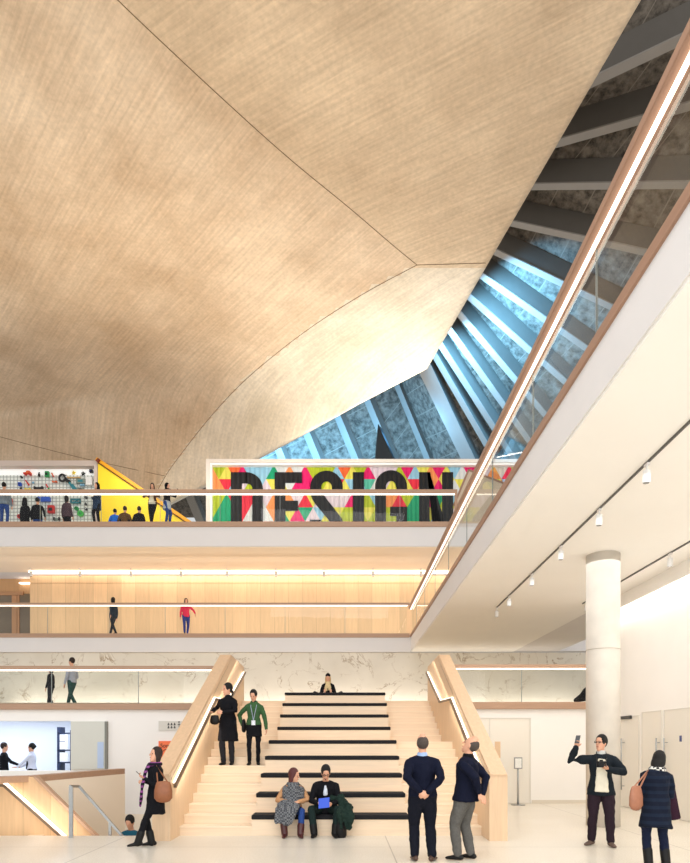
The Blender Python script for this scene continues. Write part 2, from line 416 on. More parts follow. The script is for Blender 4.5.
# side gallery guardrail, running towards the viewer
t = thing('glass_guardrail', 'long diagonal glass guardrail with glowing handrail on the right side gallery', 'railing', (XE,1,Z2-.12), 'glass guardrails of the floors')
MB().box((XE-.03,1.0,Z2-.13), (XE+.14,Y2,Z2)).build('base_strip', W_STRIPY, t, bevel=.008)
h = MB().box((XE-.10,1.0,7.26), (XE+.11,Y2,7.36)).build('handrail', W_STRIPY, t, bevel=.01)
MB().box((XE-.018,1.0,7.225), (XE+.018,Y2-.05,7.258)).build('led_strip', LED, h)
ys = [1.0, 3.1, 5.0, 7.0, 9.35, 11.9, 14.4, 16.9, 19.4, 21.9, 24.4, Y2]
for a, b in zip(ys, ys[1:]): MB().box((XE+.045,a+.008,Z2-.02), (XE+.06,b-.008,7.255)).build('glass_panel', GLASS, t)
for a in ys[1:-1]: MB().box((XE+.043,a-.008,Z2), (XE+.062,a+.008,7.255)).build('glass_joint', mat('joint_grey', (140,146,142), .4), t)
# ---------------------------------------------------------------- great stair
YS0, TR, RI = 11.21, .33, .17
XLI, XRI = -2.971, 2.486
XBL, XBR = -1.674, 1.166          # bleacher
def stepz(n): return RI*n
front = [YS0+(n-1)*TR for n in range(1, 11)] + [15.85+.37*k for k in range(7)]   # front edge of step 1..17
def steps(x0, x1, label):
    t = thing('staircase', label, 'staircase', ((x0+x1)/2, YS0, 0), 'broad ash stair flights either side of the seating tiers')
    for i, y in enumerate(front):
        z = stepz(i+1); y1 = front[i+1] if i < 16 else 18.44
        m = MB(); m.box((x0,y,0 if i < 3 else z-.5), (x1,y1+.0,z-.025)); 
        m.build('step', W_STEP, t)
        m = MB(); m.box((x0,y-.012,z-.025), (x1,y1-.012 if i < 16 else y1,z)); m.build('nosing', wood('ash_tread', (240,220,192), 'X', .06), t)
    return t
steps(XLI, XBL-.001, 'flight of pale ash steps left of the black-cushioned seating tiers')
steps(XBR+.001, XRI, 'flight of pale ash steps right of the black-cushioned seating tiers')
t = thing('bleacher_seating', 'wide ash seating tiers with black cushions in the middle of the stair', 'seating', (-.25, YS0, 0))
rowY = [YS0+.66*k for k in range(5)] + [15.64, 16.29, 16.94, 17.6]
for k, y in enumerate(rowY):
    hw = 1.42 if True else 1.3
    x0, x1 = -.254-hw, -.254+hw
    z = .34*(k+1); y1 = rowY[k+1] if k < 8 else 18.44
    MB().box((x0,y,0 if k == 0 else z-.36), (x1,y1-.0005,z-.03)).build('tier', W_STEP, t)
    cu = MB().box((x0-.01 if k else x0,y-.02,z-.05), (x1+.01,y+.42,z+.035)).build('seat_cushion', BLACKF, t, bevel=.02)
def parapet(xi, xo, label, sgn):
    t = thing('stair_parapet', label, 'parapet', ((xi+xo)/2, 10.6, 0), 'ash parapets of the great stair')
    prof = [(10.6,0), (10.6,1.12), (16.35,3.96), (18.43,3.90), (18.43,2.2), (17,0)]
    b = MB().yz(prof, xi, xo).build('body', W_PARZ, t)
    # capping board
    c = MB(); th = .02
    c.yz([(10.58,1.12), (10.58,1.145), (16.35,3.99), (18.43,3.93), (18.43,3.90), (16.35,3.96)], xi+sgn*.012, xo-sgn*.012)
    c.build('coping', W_PAR, t)
    # groove line on the inside face
    g = MB(); xg = xi
    g.yz([(10.62,1.03),(10.62,1.045),(16.35,3.875),(16.35,3.86)], xi-sgn*-.004, xi-sgn*.0)
    g.build('groove', mat('groove_brown', (120,88,60), .8), t)
    hx = xi+(.075 if sgn < 0 else -.075)
    pts = [(10.66,.95), (14.05,2.68), (15.6,2.72), (18.1,3.73)]
    hr = MB()
    hr.bar((hx,10.62,.93), (hx,14.05,2.66), .055, .05); hr.bar((hx,14.0,2.66), (hx,15.65,2.70), .055, .05); hr.bar((hx,15.6,2.70), (hx,18.15,3.72), .055, .05)
    for y, z in ((10.75,.97),(12.3,1.76),(13.9,2.56),(15.7,2.72),(17.9,3.6)): hr.rod((hx,y,z), (xi,y,z), .012)
    h = hr.build('handrail', mat('rail_bronze', (120,98,78), .4, metal=.3), t, bevel=.008)
    l = MB(); xx = (hx+xi)/2
    l.bar((xx,10.7,.99), (xx,14.05,2.70), .038, .02); l.bar((xx,14.05,2.70), (xx,15.65,2.74), .038, .02); l.bar((xx,15.65,2.74), (xx,18.1,3.73), .038, .02)
    l.build('led_strip', LED, h)
    return t
parapet(XLI, XLI-.31, 'left ash stair parapet, with the orange poster and the scarfed woman beside it', -1)
parapet(XRI, XRI+.31, 'right ash stair parapet sloping down to the man looking up', 1)
# ---------------------------------------------------------------- stairwell at the left
A0 = V((X(-60,10.9), 10.9, 0)); A1 = V((X(36,12.6), 12.6, 0)); A2 = V((X(125,15.4), 15.4, 0))
zc0, zc1, zc2 = Zf(778,10.9), Zf(775.5,12.6), Zf(768.5,15.4)
t = thing('stairwell_parapet', 'cream stairwell parapet with oak coping below the bar opening', 'parapet', A2)
m = MB()
nrm = V((.1,.03,0))
m.prism([(A1.x-.02,A1.y-.1,-4),(A2.x,A2.y,-4),(A2.x,A2.y,zc2-.13),(A1.x-.02,A1.y-.1,zc1-.13)], (-.12,.03,0)); m.build('wall_body', CREAM, t)
m = MB(); ax = V((A0.x,A0.y+.4,zc0)); 
m.prism([(A0.x,A0.y,zc0-.14),(A1.x,A1.y,zc1-.13),(A2.x,A2.y,zc2-.13),(A2.x-.2,A2.y+.05,zc2-.13),(A1.x-.25,A1.y+.1,zc1-.13),(A0.x-.2,A0.y+.2,zc0-.14)], (0,0,.13))
m.build('coping', W_STRIP, t, bevel=.006)
yw2 = 12.45
t = thing('stair_side_panel', 'oak panelled stair side with glowing handrail at bottom left', 'panel', (-7, yw2, 0))
q = [XZ(-70,777,yw2), XZ(37,777,yw2), XZ(101,840,yw2), XZ(150,888,yw2), XZ(150,960,yw2), XZ(-70,960,yw2)]
m = MB(); m.xz(q, yw2, yw2+.12); m.build('panel', W_PANEL, t)
m = MB(); a = P(36,776.5,yw2-.01); b = P(149,888,yw2-.01); m.bar(a, b, .14, .05, up=(0,0,1)); m.build('coping', W_STRIP, t)
hr = MB(); ya = yw2-.1; a = P(4,785.5,ya); b = P(66,840,ya); c = P(110,880,ya); l = P(-40,785,ya)
hr.bar(a, c, .05, .05); hr.bar(l, a, .05, .05); hh = hr.build('handrail', mat('rail_bronze', (120,98,78), .4, metal=.3), t)
m = MB(); a2, c2 = a+V((0,.03,.05)), c+V((0,.03,.05)); m.bar(a2, c2, .05, .05); m.build('led_strip', LED, hh)
# going-down steps
t = thing('staircase', 'steps going down below floor level at the bottom left', 'staircase', (-6, 11.3, 0))
for k in range(10):
    x0 = -6.3+.28*k; z = -.17*(k+1)
    MB().box((x0,11.21,z-.3), (x0+.28,12.44,z)).build('step', W_STEP, t)
# metal handrail at opening
t = thing('steel_handrail', 'slim steel handrail beside the downward stair at bottom left', 'railing', (X(71,10.95),10.95,0))
yy = 10.95; r = .022
m = MB(); p0 = P(71,838,yy); p0.z = 0; p1 = P(71,786.5,yy); m.box((p0.x-.035,yy-.012,0), (p0.x+.035,yy+.012,p1.z)); m.build('post', STEEL, t)
m = MB(); yh = 11.32; m.bar(P(70,786.3,yy)+V((0,.0,0)), P(79,786.3,yh), .03, .045); m.bar(P(79,786.3,yh), P(124,838,yh), .03, .045); m.bar(P(124,838,yh), P(150,868,yh), .03, .045); m.build('handrail', STEEL, t)
m = MB(); a = P(110,822,yh); m.box((a.x-.025,yh-.01,-.9), (a.x+.025,yh+.01,a.z)); m.build('post', STEEL, t)
# ---------------------------------------------------------------- bar: leaf panel, rack
m = MB(); a = P(72,721.5,YW-.02); b = P(107,772,YW-.02); m.box((a.x,YW-.10,.95), (b.x,YW-.001,a.z)); t = m.build('sliding_panel', mat('panel_grey', (214,214,204), .6, .02, 2)); tag(t, 'pale grey sliding panel right of the bar opening', 'panel')
m = MB(); m.box((b.x-.03,YW-.115,.95), (b.x+.03,YW-.002,a.z)); m.build('edge', mat('edge_grey', (130,130,122), .5), t)
a = P(99,742,YW); b = P(105,768,YW); m = MB(); m.box((a.x,YW-.112,b.z), (b.x,YW-.101,a.z)); m.build('vision_slot', mat('slot_blue', (186,204,232), .3), t)
t = thing('shelf_rack', 'narrow dark rack with white menus at the back of the bar', 'rack', (X(62,20),20,0))
a = P(57,727,20); b = P(62,772,20)
m = MB(); m.box((a.x,20,0), (a.x+.08,20.4,a.z)); m.box((P(70,0,20).x,20,0), (P(70,0,20).x+.08,20.4,a.z-.1))
for z in (.5,1.0,1.4,1.95): m.box((a.x,20,z), (P(70,0,20).x,20.4,z+.04))
m.build('frame', mat('rack_navy', (36,50,84), .5), t)
for z0, z1 in ((1.05,1.35),(1.45,1.7),(1.72,1.93)):
    MB().box((a.x+.1,19.97,z0), (a.x+.36,19.99,z1)).build('menu_sheet', mat('menu_white', (236,238,244), .6, .12, 30), t)
# toilet sign & poster on back wall
ys_ = YW-.03
t = thing('toilet_sign', 'grey wall sign with black pictograms left of the stair parapet', 'sign', P(170,726,ys_))
a = P(158.5,721,ys_); b = P(190,730.5,ys_); MB().box((a.x,ys_,b.z), (b.x,ys_+.028,a.z)).build('plate', mat('sign_grey', (218,214,204), .6), t)
m = MB()
for i in range(3):
    for j in range(2):
        x = a.x+.25+.085*i; z = b.z+.06+.085*j; m.box((x,ys_-.005,z), (x+.05,ys_,z+.03)); m.ell((x+.025,ys_-.003,z+.05), .016, seg=8, rg=6)
m.build('pictogram', mat('sign_black', (20,20,20), .6), t)
m = MB(); x = a.x+.56; z = b.z+.05
m.box((x,ys_-.005,z), (x+.012,ys_,z+.16)); m.box((x-.03,ys_-.005,z+.10), (x+.04,ys_,z+.12)); m.ell((x+.006,ys_-.003,z+.185), .02, seg=8, rg=6)
m.prism([(x+.09,ys_-.004,z+.1),(x+.13,ys_-.004,z+.05),(x+.13,ys_-.004,z+.15)], (0,.004,0)); m.build('pictogram', mat('sign_black', (20,20,20), .6), t)
t = thing('poster', 'orange poster with black lettering beside the stair parapet', 'poster', P(165,755,ys_))
a = P(158.5,741,ys_); b = P(184,778,ys_); MB().box((a.x,ys_,b.z), (b.x,ys_+.028,a.z)).build('sheet', mat('poster_orange', (250,122,74), .6), t)
def text(body, size, loc, parent, m, ext=.003, name='lettering', rot=(math.pi/2,0,0)):
    cu = bpy.data.curves.new(name, 'FONT'); cu.body = body; cu.size = size; cu.extrude = ext
    o = bpy.data.objects.new(name, cu); COL.objects.link(o)
    dg = bpy.context.evaluated_depsgraph_get(); bpy.context.view_layer.update()
    me = bpy.data.meshes.new_from_object(o.evaluated_get(dg)); bpy.data.objects.remove(o)
    R = Matrix.Translation(V(loc)-ORG.get(parent.name, V())) @ Matrix.Rotation(rot[0], 4, 'X')
    me.transform(R); me.materials.clear(); me.materials.append(m)
    o = bpy.data.objects.new(name, me); COL.objects.link(o); o.parent = parent
    return o
INK = mat('sign_black', (20,20,20), .6)
text('Some', .155, (a.x+.05, ys_-.004, Zf(747.5,ys_)), t, INK)
m = MB()
cx, cz = P(166,754,ys_).x+.02, P(166,754.5,ys_).z
pr = [(cx+.14*math.cos(i*math.pi/12), ys_-.004, cz+.14*math.sin(i*math.pi/12)) for i in range(25)]
m.tube(pr, .008, 6, round_=False, ref=(0,1,0)); m.build('ring_motif', INK, t)
# stanchion sign near the back door
t = thing('sign_stand', 'slim steel sign stand on a round foot before the white doors', 'sign stand', (X(518,16.6),16.6,0))
sx_ = X(518,16.6)
m = MB(); m.rod((sx_,16.6,0), (sx_,16.6,.02), .19, 24); m.build('foot', STEEL, t, smooth=False)
m = MB(); m.rod((sx_,16.6,.02), (sx_,16.6,1.0), .028); m.build('pole', STEEL, t, smooth=True)
m = MB(); m.box((sx_-.11,16.57,.97), (sx_+.11,16.6,1.28)); f_ = m.build('frame', GREYM, t, bevel=.006)
MB().box((sx_-.085,16.562,1.0), (sx_+.085,16.569,1.25)).build('notice', mat('notice_white', (235,235,230), .5, .1, 40), f_)
# column
m = MB(); m.rod((X(603,12.55),12.55,0), (X(603,12.55),12.55,5.47), .325, 64); c_ = m.build('concrete_column', COLUMN, smooth=False)
for p in c_.data.polygons:
    if abs(p.normal.z) < .5: p.use_smooth = True
tag(c_, 'round pale concrete column rising to the white ceiling at right', 'column')
m = MB(); m.tube([(X(603,12.55)+.326*math.cos(a), 12.55+.326*math.sin(a), 3.55) for a in [i*math.pi/16 for i in range(33)]], .006, 5, round_=False, ref=(0,0,1)); m.build('pour_joint', mat('joint_beige', (176,166,150), .8), c_)
# ---------------------------------------------------------------- track lights
def spot(loc, label, grp, s=1.0):
    t = thing('spotlight', label, 'spotlight', loc, grp)
    x, y, z = loc
    MB().box((x-.02*s,y-.05*s,z-.03*s), (x+.02*s,y+.05*s,z)).build('adapter', WHITE2, t)
    m = MB(); m.rod((x,y,z-.03*s), (x,y,z-.09*s), .012*s, 8); m.rod((x,y,z-.09*s), (x,y+.02*s,z-.25*s), .05*s, 14); m.build('lamp_head', mat('spot_white', (225,224,222), .4), t)
    m = MB(); m.rod((x,y+.0205*s,z-.2505*s), (x,y+.021*s,z-.256*s), .04*s, 14); m.build('lens', mat('lens_grey', (120,120,120), .2), t)
zc = 5.47
ta, tb = V((4.28,17.35,zc)), V((4.06,7.2,zc))
tr = MB(); tr.bar(ta-V((0,0,.012)), tb-V((0,0,.012)), .03, .022); tag(tr.build('light_track', mat('track_dark', (80,78,74), .5)), 'long dark lighting track crossing the white ceiling left of the column', 'light track')
ords = ['nearest','second nearest','third nearest','fourth nearest','second farthest','farthest']
for i, py in enumerate((462,508,545,573,595,607)):
    Y = F*(zc-HC)/(HY-py); k = (Y-7.2)/(17.35-7.2); x = tb.x+(ta.x-tb.x)*k
    spot((x,Y,zc-.022), f'{ords[i]} white spotlight on the ceiling track left of the column', 'spotlights on the long ceiling track')
tr = MB(); tr.bar((6.5,16.9,zc-.012), (6.5,8,zc-.012), .03, .022); tag(tr.build('light_track', mat('track_dark', (80,78,74), .5)), 'lighting track behind the column close to the right wall', 'light track')
for Y, l in ((12.35,'white spotlight on the right track, between column and cove light'), (16.6,'white spotlight on the right track seen just left of the column')):
    spot((6.5,Y,zc-.022), l, 'spotlights on the right ceiling track')
pos = ['leftmost','second from left','third from left','fourth from left','middle','fourth from right','third from right','second from right','rightmost']
for i, px in enumerate((31,80,131,181,227,276,324,373,421)):
    spot((X(px,27.0),27.0,9.23), f'{pos[i]} tiny spotlight on the warm ceiling above the oak wall', 'spotlights above the oak wall', 1.3)
# smoke detector
# ---------------------------------------------------------------- concrete shell roof
def xr(py):
    if py <= 369: return 641-.58*py
    return 427-(py-369)*1.923
def shellw(px, py):
    K = 10540.0; k = .06
    pc = 415-.19*px if px < 140 else 388.4-.09*(px-140)
    s = 2.0 if px < 60 else 2.0+(px-60)*.10
    a = (py-pc)/s
    sp = s*(math.log1p(math.exp(a)) if a < 30 else a)
    # gentle dish, lit from below
    g = .0
    return (HY-py)/K+(1-k)/K*sp
def SP(px, py, off=0):
    Y = 1/shellw(px, py)
    p = P(px, py, Y)
    d = (p-V((0,0,HC))).normalized()
    return p-d*off
seamA = [(60,-58),(117,0),(200,78),(260,133),(300,168),(350,208),(390,243),(417,265)]
seamB = [(417,265),(450,264),(486,263)]
seamC = [(417,265),(365,292),(304,331),(243.5,380),(207,420),(176.5,460),(165,476),(150,505)]
seamD = [(-60,420),(0,437),(80,458),(165,476)]
def interp(path, py):
    for (x0,y0),(x1,y1) in zip(path, path[1:]):
        if y0 <= py <= y1: return x0+(x1-x0)*(py-y0)/max(1e-6, y1-y0)
    return path[0][0] if py < path[0][1] else path[-1][0]
m = MB(); NX = 110
rows = [-260+8.0*i for i in range(int((369+260)/8)+1)]; rows += [369]+[369+4.0*i for i in range(1, 40)]
grid = []
for py in rows:
    e = xr(py); x0 = -200
    grid.append([(x0+(e-x0)*j/NX, py) for j in range(NX+1)])
vs = [m.verts([SP(*q) for q in r]) for r in grid]
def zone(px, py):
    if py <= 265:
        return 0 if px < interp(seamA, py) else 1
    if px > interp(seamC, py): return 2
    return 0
for i in range(len(grid)-1):
    for j in range(NX):
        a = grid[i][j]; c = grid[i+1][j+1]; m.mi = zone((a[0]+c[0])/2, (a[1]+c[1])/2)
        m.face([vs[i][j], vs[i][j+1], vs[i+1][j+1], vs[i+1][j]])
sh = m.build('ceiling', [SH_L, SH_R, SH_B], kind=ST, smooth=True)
so = sh.modifiers.new('t', 'SOLIDIFY'); so.thickness = .3; so.offset = -1
# check normal orientation: we want thickness away from the viewer
nn = sh.data.polygons[len(sh.data.polygons)//2]
if nn.normal.z > 0: so.offset = 1
so.use_even_offset = False
for path in (seamA, seamB, seamC, seamD):
    pts = []
    for (a, b) in zip(path, path[1:]):
        for k in range(6): pts.append((a[0]+(b[0]-a[0])*k/6, a[1]+(b[1]-a[1])*k/6))
    pts.append(path[-1])
    for _ in range(8): pts = [pts[0]]+[tuple((pts[i-1][j]+2*pts[i][j]+pts[i+1][j])/4 for j in (0,1)) for i in range(1, len(pts)-1)]+[pts[-1]]
    m = MB(); m.tube([SP(x, y, .002) for x, y in pts], .012, 5, round_=False); m.build('formwork_seam', SEAM, sh)
# ---------------------------------------------------------------- timber/steel ribbed roof beyond the shell
def rib(n, a, b, dep, w, mats_=None):
    """flange line a->b, web hanging below the slab"""
    up = V((0,0,1))
    t = (b-a).normalized(); sd = t.cross(up).normalized()
    m = MB(); m.prism([a-sd*w*.42+up*.05, a+sd*w*.42+up*.05, a+sd*w*.42+up*dep, a-sd*w*.42+up*dep], b-a)
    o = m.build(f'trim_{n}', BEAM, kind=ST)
    m = MB(); m.prism([a-sd*w*.5, a+sd*w*.5, a+sd*w*.5+up*.05, a-sd*w*.5+up*.05], b-a); m.build('flange', FLANGE, o)
    return o
RR = [((660,-42),(770,-110),17,16), ((597.6,80),(690,36),18,17), ((560,143),(656,116),20.4,19), ((532,187),(623,186),22,20.5), ((511,223.5),(646,253),23.4,22),
      ((494,251.7),(560,283),24.4,24.3), ((480,275),(555,327),25.4,26), ((467.3,295.5),(537.8,358),26.4,27.6), ((458,312.7),(522,388),27.2,29.2),
      ((448.5,328.4),(511,416),28,30.6), ((439,343),(500,438),28.8,31.5), ((433,353),(491,453.6),29.5,32.4), ((423.5,366),(467,457),30.5,33.2)]
ribs = []
for i, (s_, e_, ya, yb) in enumerate(RR):
    s_ = V((*s_, 0)); e_ = V((*e_, 0)); d = e_-s_
    # extend under the shell and past the gallery, linearly in 1/Y so the rib stays straight
    wa, wb = 1/ya, 1/yb
    k0 = -60/d.length
    # crossing of the gallery strip
    # x = CX+(HY-y)/1.5  ->  solve
    if i < 11:
        k1 = ((HY-s_.y)/1.45+CX-s_.x)/(d.x+d.y/1.45)
    else: k1 = 1.5
    k1 = max(min(k1, 3.2), 1.15)
    if i == 0: k1 = 1.3
    W = lambda k: max(1/45, wa+(wb-wa)*k)
    A = s_+d*k0; B = s_+d*k1
    ribs.append((P(A.x, A.y, 1/W(k0)), P(B.x, B.y, 1/W(k1))))
D_ = .85
for i, (a, b) in enumerate(ribs):
    rib(10+i, a, b, D_, .30 if i < 12 else .75)
def slab_between(lines, name, dz=.85):
    m = MB(); uvl = m.bm.loops.layers.uv.new('UVMap')
    up = V((0,0,dz)); n = 14
    for (a0, b0), (a1, b1) in zip(lines, lines[1:]):
        for k in range(n):
            u0, u1 = k/n, (k+1)/n
            q = [a0.lerp(b0, u0), a0.lerp(b0, u1), a1.lerp(b1, u1), a1.lerp(b1, u0)]
            vs = m.verts([p+up for p in q]); f = m.face(vs)
            for lp, uu in zip(f.loops, ((u0*(b0-a0).length, 0), (u1*(b0-a0).length, 0), (u1*(b1-a1).length, 1.37), (u0*(b1-a1).length, 1.37))): lp[uvl].uv = uu
    return m.build(name, SLAB, kind=ST)
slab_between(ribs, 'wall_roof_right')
L_ = []
for i, x in enumerate((425.6,390,354,316,281,246,210,173,138,100)):
    sl = 2.4
    pe = 369+(427-x)/1.923+20 if True else 0
    top = min(340 if i < 1 else 355+(425-x)*.42, 470)
    xa_, xb_ = x-(457-top)/sl, x+(530-457)/sl
    L_.append((P(xa_, top, 35.0), P(xb_, 530, 37.5)))
for i, (a, b) in enumerate(L_): rib(30+i, a, b, .8, .55)
slab_between([ribs[-1]]+[L_[0]]+L_[1:], 'wall_roof_back', .75)
# dark fin by the back slope
m = MB(); m.prism([P(378,424,32.3), P(375,459,32.3), P(393,459,32.3)], (.25,.5,0)); tag(m.build('roof_fin', mat('fin_dark', (22,28,32), .6)), 'dark triangular fin standing against the blue-lit roof slope', 'fin')
# ---------------------------------------------------------------- mural wall
YD = 28.0
t = thing('mural_wall', 'colourful triangle-patterned wall with big black DESIGN lettering', 'wall display', (X(206,YD),YD,Z3))
def bxp(x0, y0, x1, y1, ya, yb):
    a = XZ(x0, y0, YD); b = XZ(x1, y1, YD); m = MB(); m.box((a[0],ya,b[1]), (b[0],yb,a[1])); return m
FR = mat('frame_greige', (214,204,192), .6)
m = bxp(207.7,462.5,540,465.9,YD-.35,YD+.6)
a = XZ(207.7,462.5,YD); b = XZ(211.6,552,YD); m.box((a[0],YD-.35,Z3), (b[0],YD+.6,XZ(0,465.91,YD)[1])); m.build('frame', FR, t)
m = bxp(211.65,465.95,540,467.9,YD-.3,YD+.3); b = XZ(213.2,552,YD); m.box((XZ(211.65,0,YD)[0],YD-.3,Z3), (b[0],YD+.3,XZ(0,467.91,YD)[1])); m.build('frame_lining', mat('lining_white', (240,238,234), .5), t)
CO = dict(o=(246,150,84), O=(240,104,48), l=(182,196,36), y=(232,222,92), b=(150,200,222), m=(232,20,106), g=(16,160,110), t=(90,190,160), w=(222,224,220), p=(226,208,214), r=(232,44,66))
names = dict(o='apricot', O='orange', l='lime', y='yellow', b='sky_blue', m='magenta', g='green', t='teal', w='white', p='pale_pink', r='red')
def pleat(nm, col):
    m = mat(nm, col, .6)
    b = m.node_tree.nodes['Principled BSDF']
    tc = N(m, 'ShaderNodeTexCoord'); wv = N(m, 'ShaderNodeTexWave'); wv.inputs['Scale'].default_value = 1.45; wv.wave_profile = 'TRI'
    L(m, tc.outputs['Object'], wv.inputs['Vector'])
    bp = N(m, 'ShaderNodeBump'); bp.inputs['Strength'].default_value = .9; bp.inputs['Distance'].default_value = .12
    L(m, wv.outputs['Color'], bp.inputs['Height']); L(m, bp.outputs[0], b.inputs['Normal'])
    return m
keys = list(CO); MM = [pleat('mural_'+names[k], CO[k]) for k in keys]
# rows of the triangle lattice: alternating apex-up / apex-down cells from the left edge
R0 = 'o l y O m b b b g w o w m l l l b O y l m p p p l m b y o m y b w m y p o p r l'
R1 = 'o o r b p l b p y y w m m m l y r y b b t w p y l y r o o m y w y l w m y o b t'
R2 = 'l l g r r r w p o o o p r y p p p p m l l b o o r l g g m g l b y g r p y b o m'
R3 = 'l g g g r w w w o g y m g p b y y l l l y l l l g g g g y b y p m r o w t b l y'
rws = [r.split() for r in (R0, R1, R2, R3)]
for _ in range(3): rws.append([random.choice(keys) for _ in range(44)])
m = MB(); hb, rh = 15.7, 14.1
XE_, ymur = 540, YD-.06
def pt(px, py): a = XZ(max(211, px), py, ymur); return (a[0], ymur, a[1])
for r, row in enumerate(rws):
    yt, yb = 465+rh*r, 465+rh*(r+1)
    if r == 6: yb = 551
    for i, c in enumerate(row):
        m.mi = keys.index(c)
        xc = 211+hb/2*i
        if xc > XE_: break
        apex_up = (i % 2 == 0) if r % 2 == 0 else (i % 2 == 1)
        tri = [(xc,yt),(xc+hb/2,yb),(xc-hb/2,yb)] if apex_up else [(xc-hb/2,yt),(xc+hb/2,yt),(xc,yb)]
        if xc-hb/2 < 211:
            tri = [(211,yt),(xc+hb/2,yb),(211,yb)] if apex_up else [(211,yt),(xc+hb/2,yt),(211,yb)]
        m.face(m.verts([pt(*q) for q in tri]))
m.build('mural_panel', MM, t)
BK = pleat('letter_black', (14,14,16))
def arc(cx, cy, r, a0, a1, n=14, ry=None): return [(cx+r*math.cos(math.radians(a0+(a1-a0)*k/n)), cy-(ry or r)*math.sin(math.radians(a0+(a1-a0)*k/n))) for k in range(n+1)]
def letter(parts, nm):
    m = MB()
    for poly in parts: m.xz([XZ(x, y, ymur) for x, y in poly], ymur-.04, ymur+.03)
    m.build(nm, BK, t)
def ringband(outer, inner): # quads between two polylines of equal length
    return [[outer[i], outer[i+1], inner[i+1], inner[i]] for i in range(len(outer)-1)]
T_, B_ = 472.5, 540
R4 = lambda x0, y0, x1, y1: [(x0,y0),(x1,y0),(x1,y1),(x0,y1)]
letter([R4(231,T_,242,B_), R4(242,T_,247,483.5), R4(242,529,247,B_), R4(252.5,489,263,524)]+ringband(arc(246,489,17,90,0,ry=16.5), arc(246,489,6.5,90,0,ry=5.5))+ringband(arc(246,524,17,0,-90,ry=16), arc(246,524,6.5,0,-90,ry=5)), 'letter_d')
letter([R4(274.7,T_,285.5,B_), R4(285.5,T_,302,483), R4(285.5,501,298,511), R4(285.5,529,302,B_)], 'letter_e')
so_ = arc(326.5,487.5,16.3,0,180,18,ry=16.5)+[(310.3,493),(312,499),(316,505),(322,512),(328.5,520)]
si_ = arc(326.5,487.5,5.3,0,180,18,ry=6)+[(321.8,492),(324,495.5),(328,501),(334,508.5),(342,519)]
letter(ringband(so_, si_)+[R4(331.8,487,342.8,493)]+ringband([(328.5,520),(330.5,524),(331,527)]+arc(326.5,527,5.3,0,-180,10,ry=3)+[(321,520),(310,520)], [(342,519),(343,523),(343,527)]+arc(326.5,527,16.3,0,-180,10,ry=14)+[(310,520),(310,520)]), 'letter_s')
letter([R4(353,T_,364,B_)], 'letter_i')
letter([R4(375,487,386,526), R4(396.5,487,407,494), R4(390,507,407,516), R4(396.5,516,407,B_)]+ringband(arc(391,487,16,0,180,18,ry=16.5), arc(391,487,5,0,180,18,ry=6))+ringband(arc(391,526,16,180,300,12,ry=14), arc(391,526,5,180,300,12,ry=3)), 'letter_g')
letter([R4(419,T_,429.5,B_), R4(442,T_,453,B_), [(427,T_),(430,T_),(445,B_),(434,B_)], [(429,T_),(429.5,T_),(443,516),(443,B_),(434,B_),(429,490)]], 'letter_n')
# ---------------------------------------------------------------- stair balustrade beside the mural (beige, oak capped)
yb_ = 24.9
t = thing('stair_balustrade', 'beige stair balustrade with dark oak cap at the right end of the lettering', 'balustrade', (X(470,yb_),yb_,Z3-.2))
q = [(459,530),(457.5,497),(469,471),(506,485),(560,506),(560,530)]
m = MB(); m.xz([XZ(x, y, yb_) for x, y in q], yb_, yb_+.8); m.build('panel', mat('balustrade_beige', (206,188,164), .6, .02, 2), t)
m = MB(); cp = [P(457,498,yb_), P(468.6,470,yb_), P(507,484.5,yb_), P(560,505.5,yb_)]
for a, b in zip(cp, cp[1:]): m.bar(a+V((0,.4,0)), b+V((0,.4,0)), .86, .07, up=(0,0,1))
m.build('coping', W_STRIPY, t)
# ---------------------------------------------------------------- pegboard display
YP = 27.3
t = thing('display_frame', 'pale framed white grid wall hung with objects, top left gallery', 'wall display', (X(40,YP),YP,Z3))
a = XZ(-90,464.1,YP); b = XZ(100.7,469.3,YP)
m = MB(); m.box((a[0],YP-.35,b[1]), (b[0],YP+.5,a[1])); m.box((XZ(97.2,0,YP)[0],YP-.35,Z3), (b[0],YP+.5,b[1]-.002)); m.build('frame', mat('frame_taupe', (206,190,178), .6), t)
def grid_mat():
    m = mat('grid_panel', (238,242,234), .6)
    b = m.node_tree.nodes['Principled BSDF']
    tc = N(m, 'ShaderNodeTexCoord'); sx = N(m, 'ShaderNodeSeparateXYZ'); L(m, tc.outputs['Object'], sx.inputs[0])
    acc = None
    for ch in (0, 2):
        q = math_(m, 'FRACT', math_(m, 'DIVIDE', math_(m, 'ADD', sx.outputs[ch], 50), .155))
        ln = math_(m, 'LESS_THAN', q, .2)
        acc = ln if acc is None else math_(m, 'MAXIMUM', acc, ln)
    c = mixrgb(m, math_(m, 'MULTIPLY', acc, .62), srgb(240,244,236), srgb(70,80,76))
    L(m, c, b.inputs['Base Color']); return m
a = XZ(-90,466,YP); b = XZ(97.1,475,YP); MB().box((a[0],YP,b[1]), (b[0],YP+.1,a[1])).build('fascia', mat('lightbox_white', (250,250,246), .5, emis=.35), t)
b2 = XZ(97.1,552,YP); MB().box((a[0],YP+.02,Z3-.1), (b2[0],YP+.12,b[1])).build('grid_panel', grid_mat(), t)
def pl(name, col): return mat('plastic_'+name, col, .4)
K_ = dict(black=(22,22,24), red=(206,40,34), orange=(226,96,40), green=(34,150,76), blue=(40,90,200), lblue=(130,184,214), teal=(44,128,140), yellow=(238,214,60), tan=(224,180,120), grey=(126,140,130), white=(240,240,236), navy=(40,44,96), lime=(70,190,80))
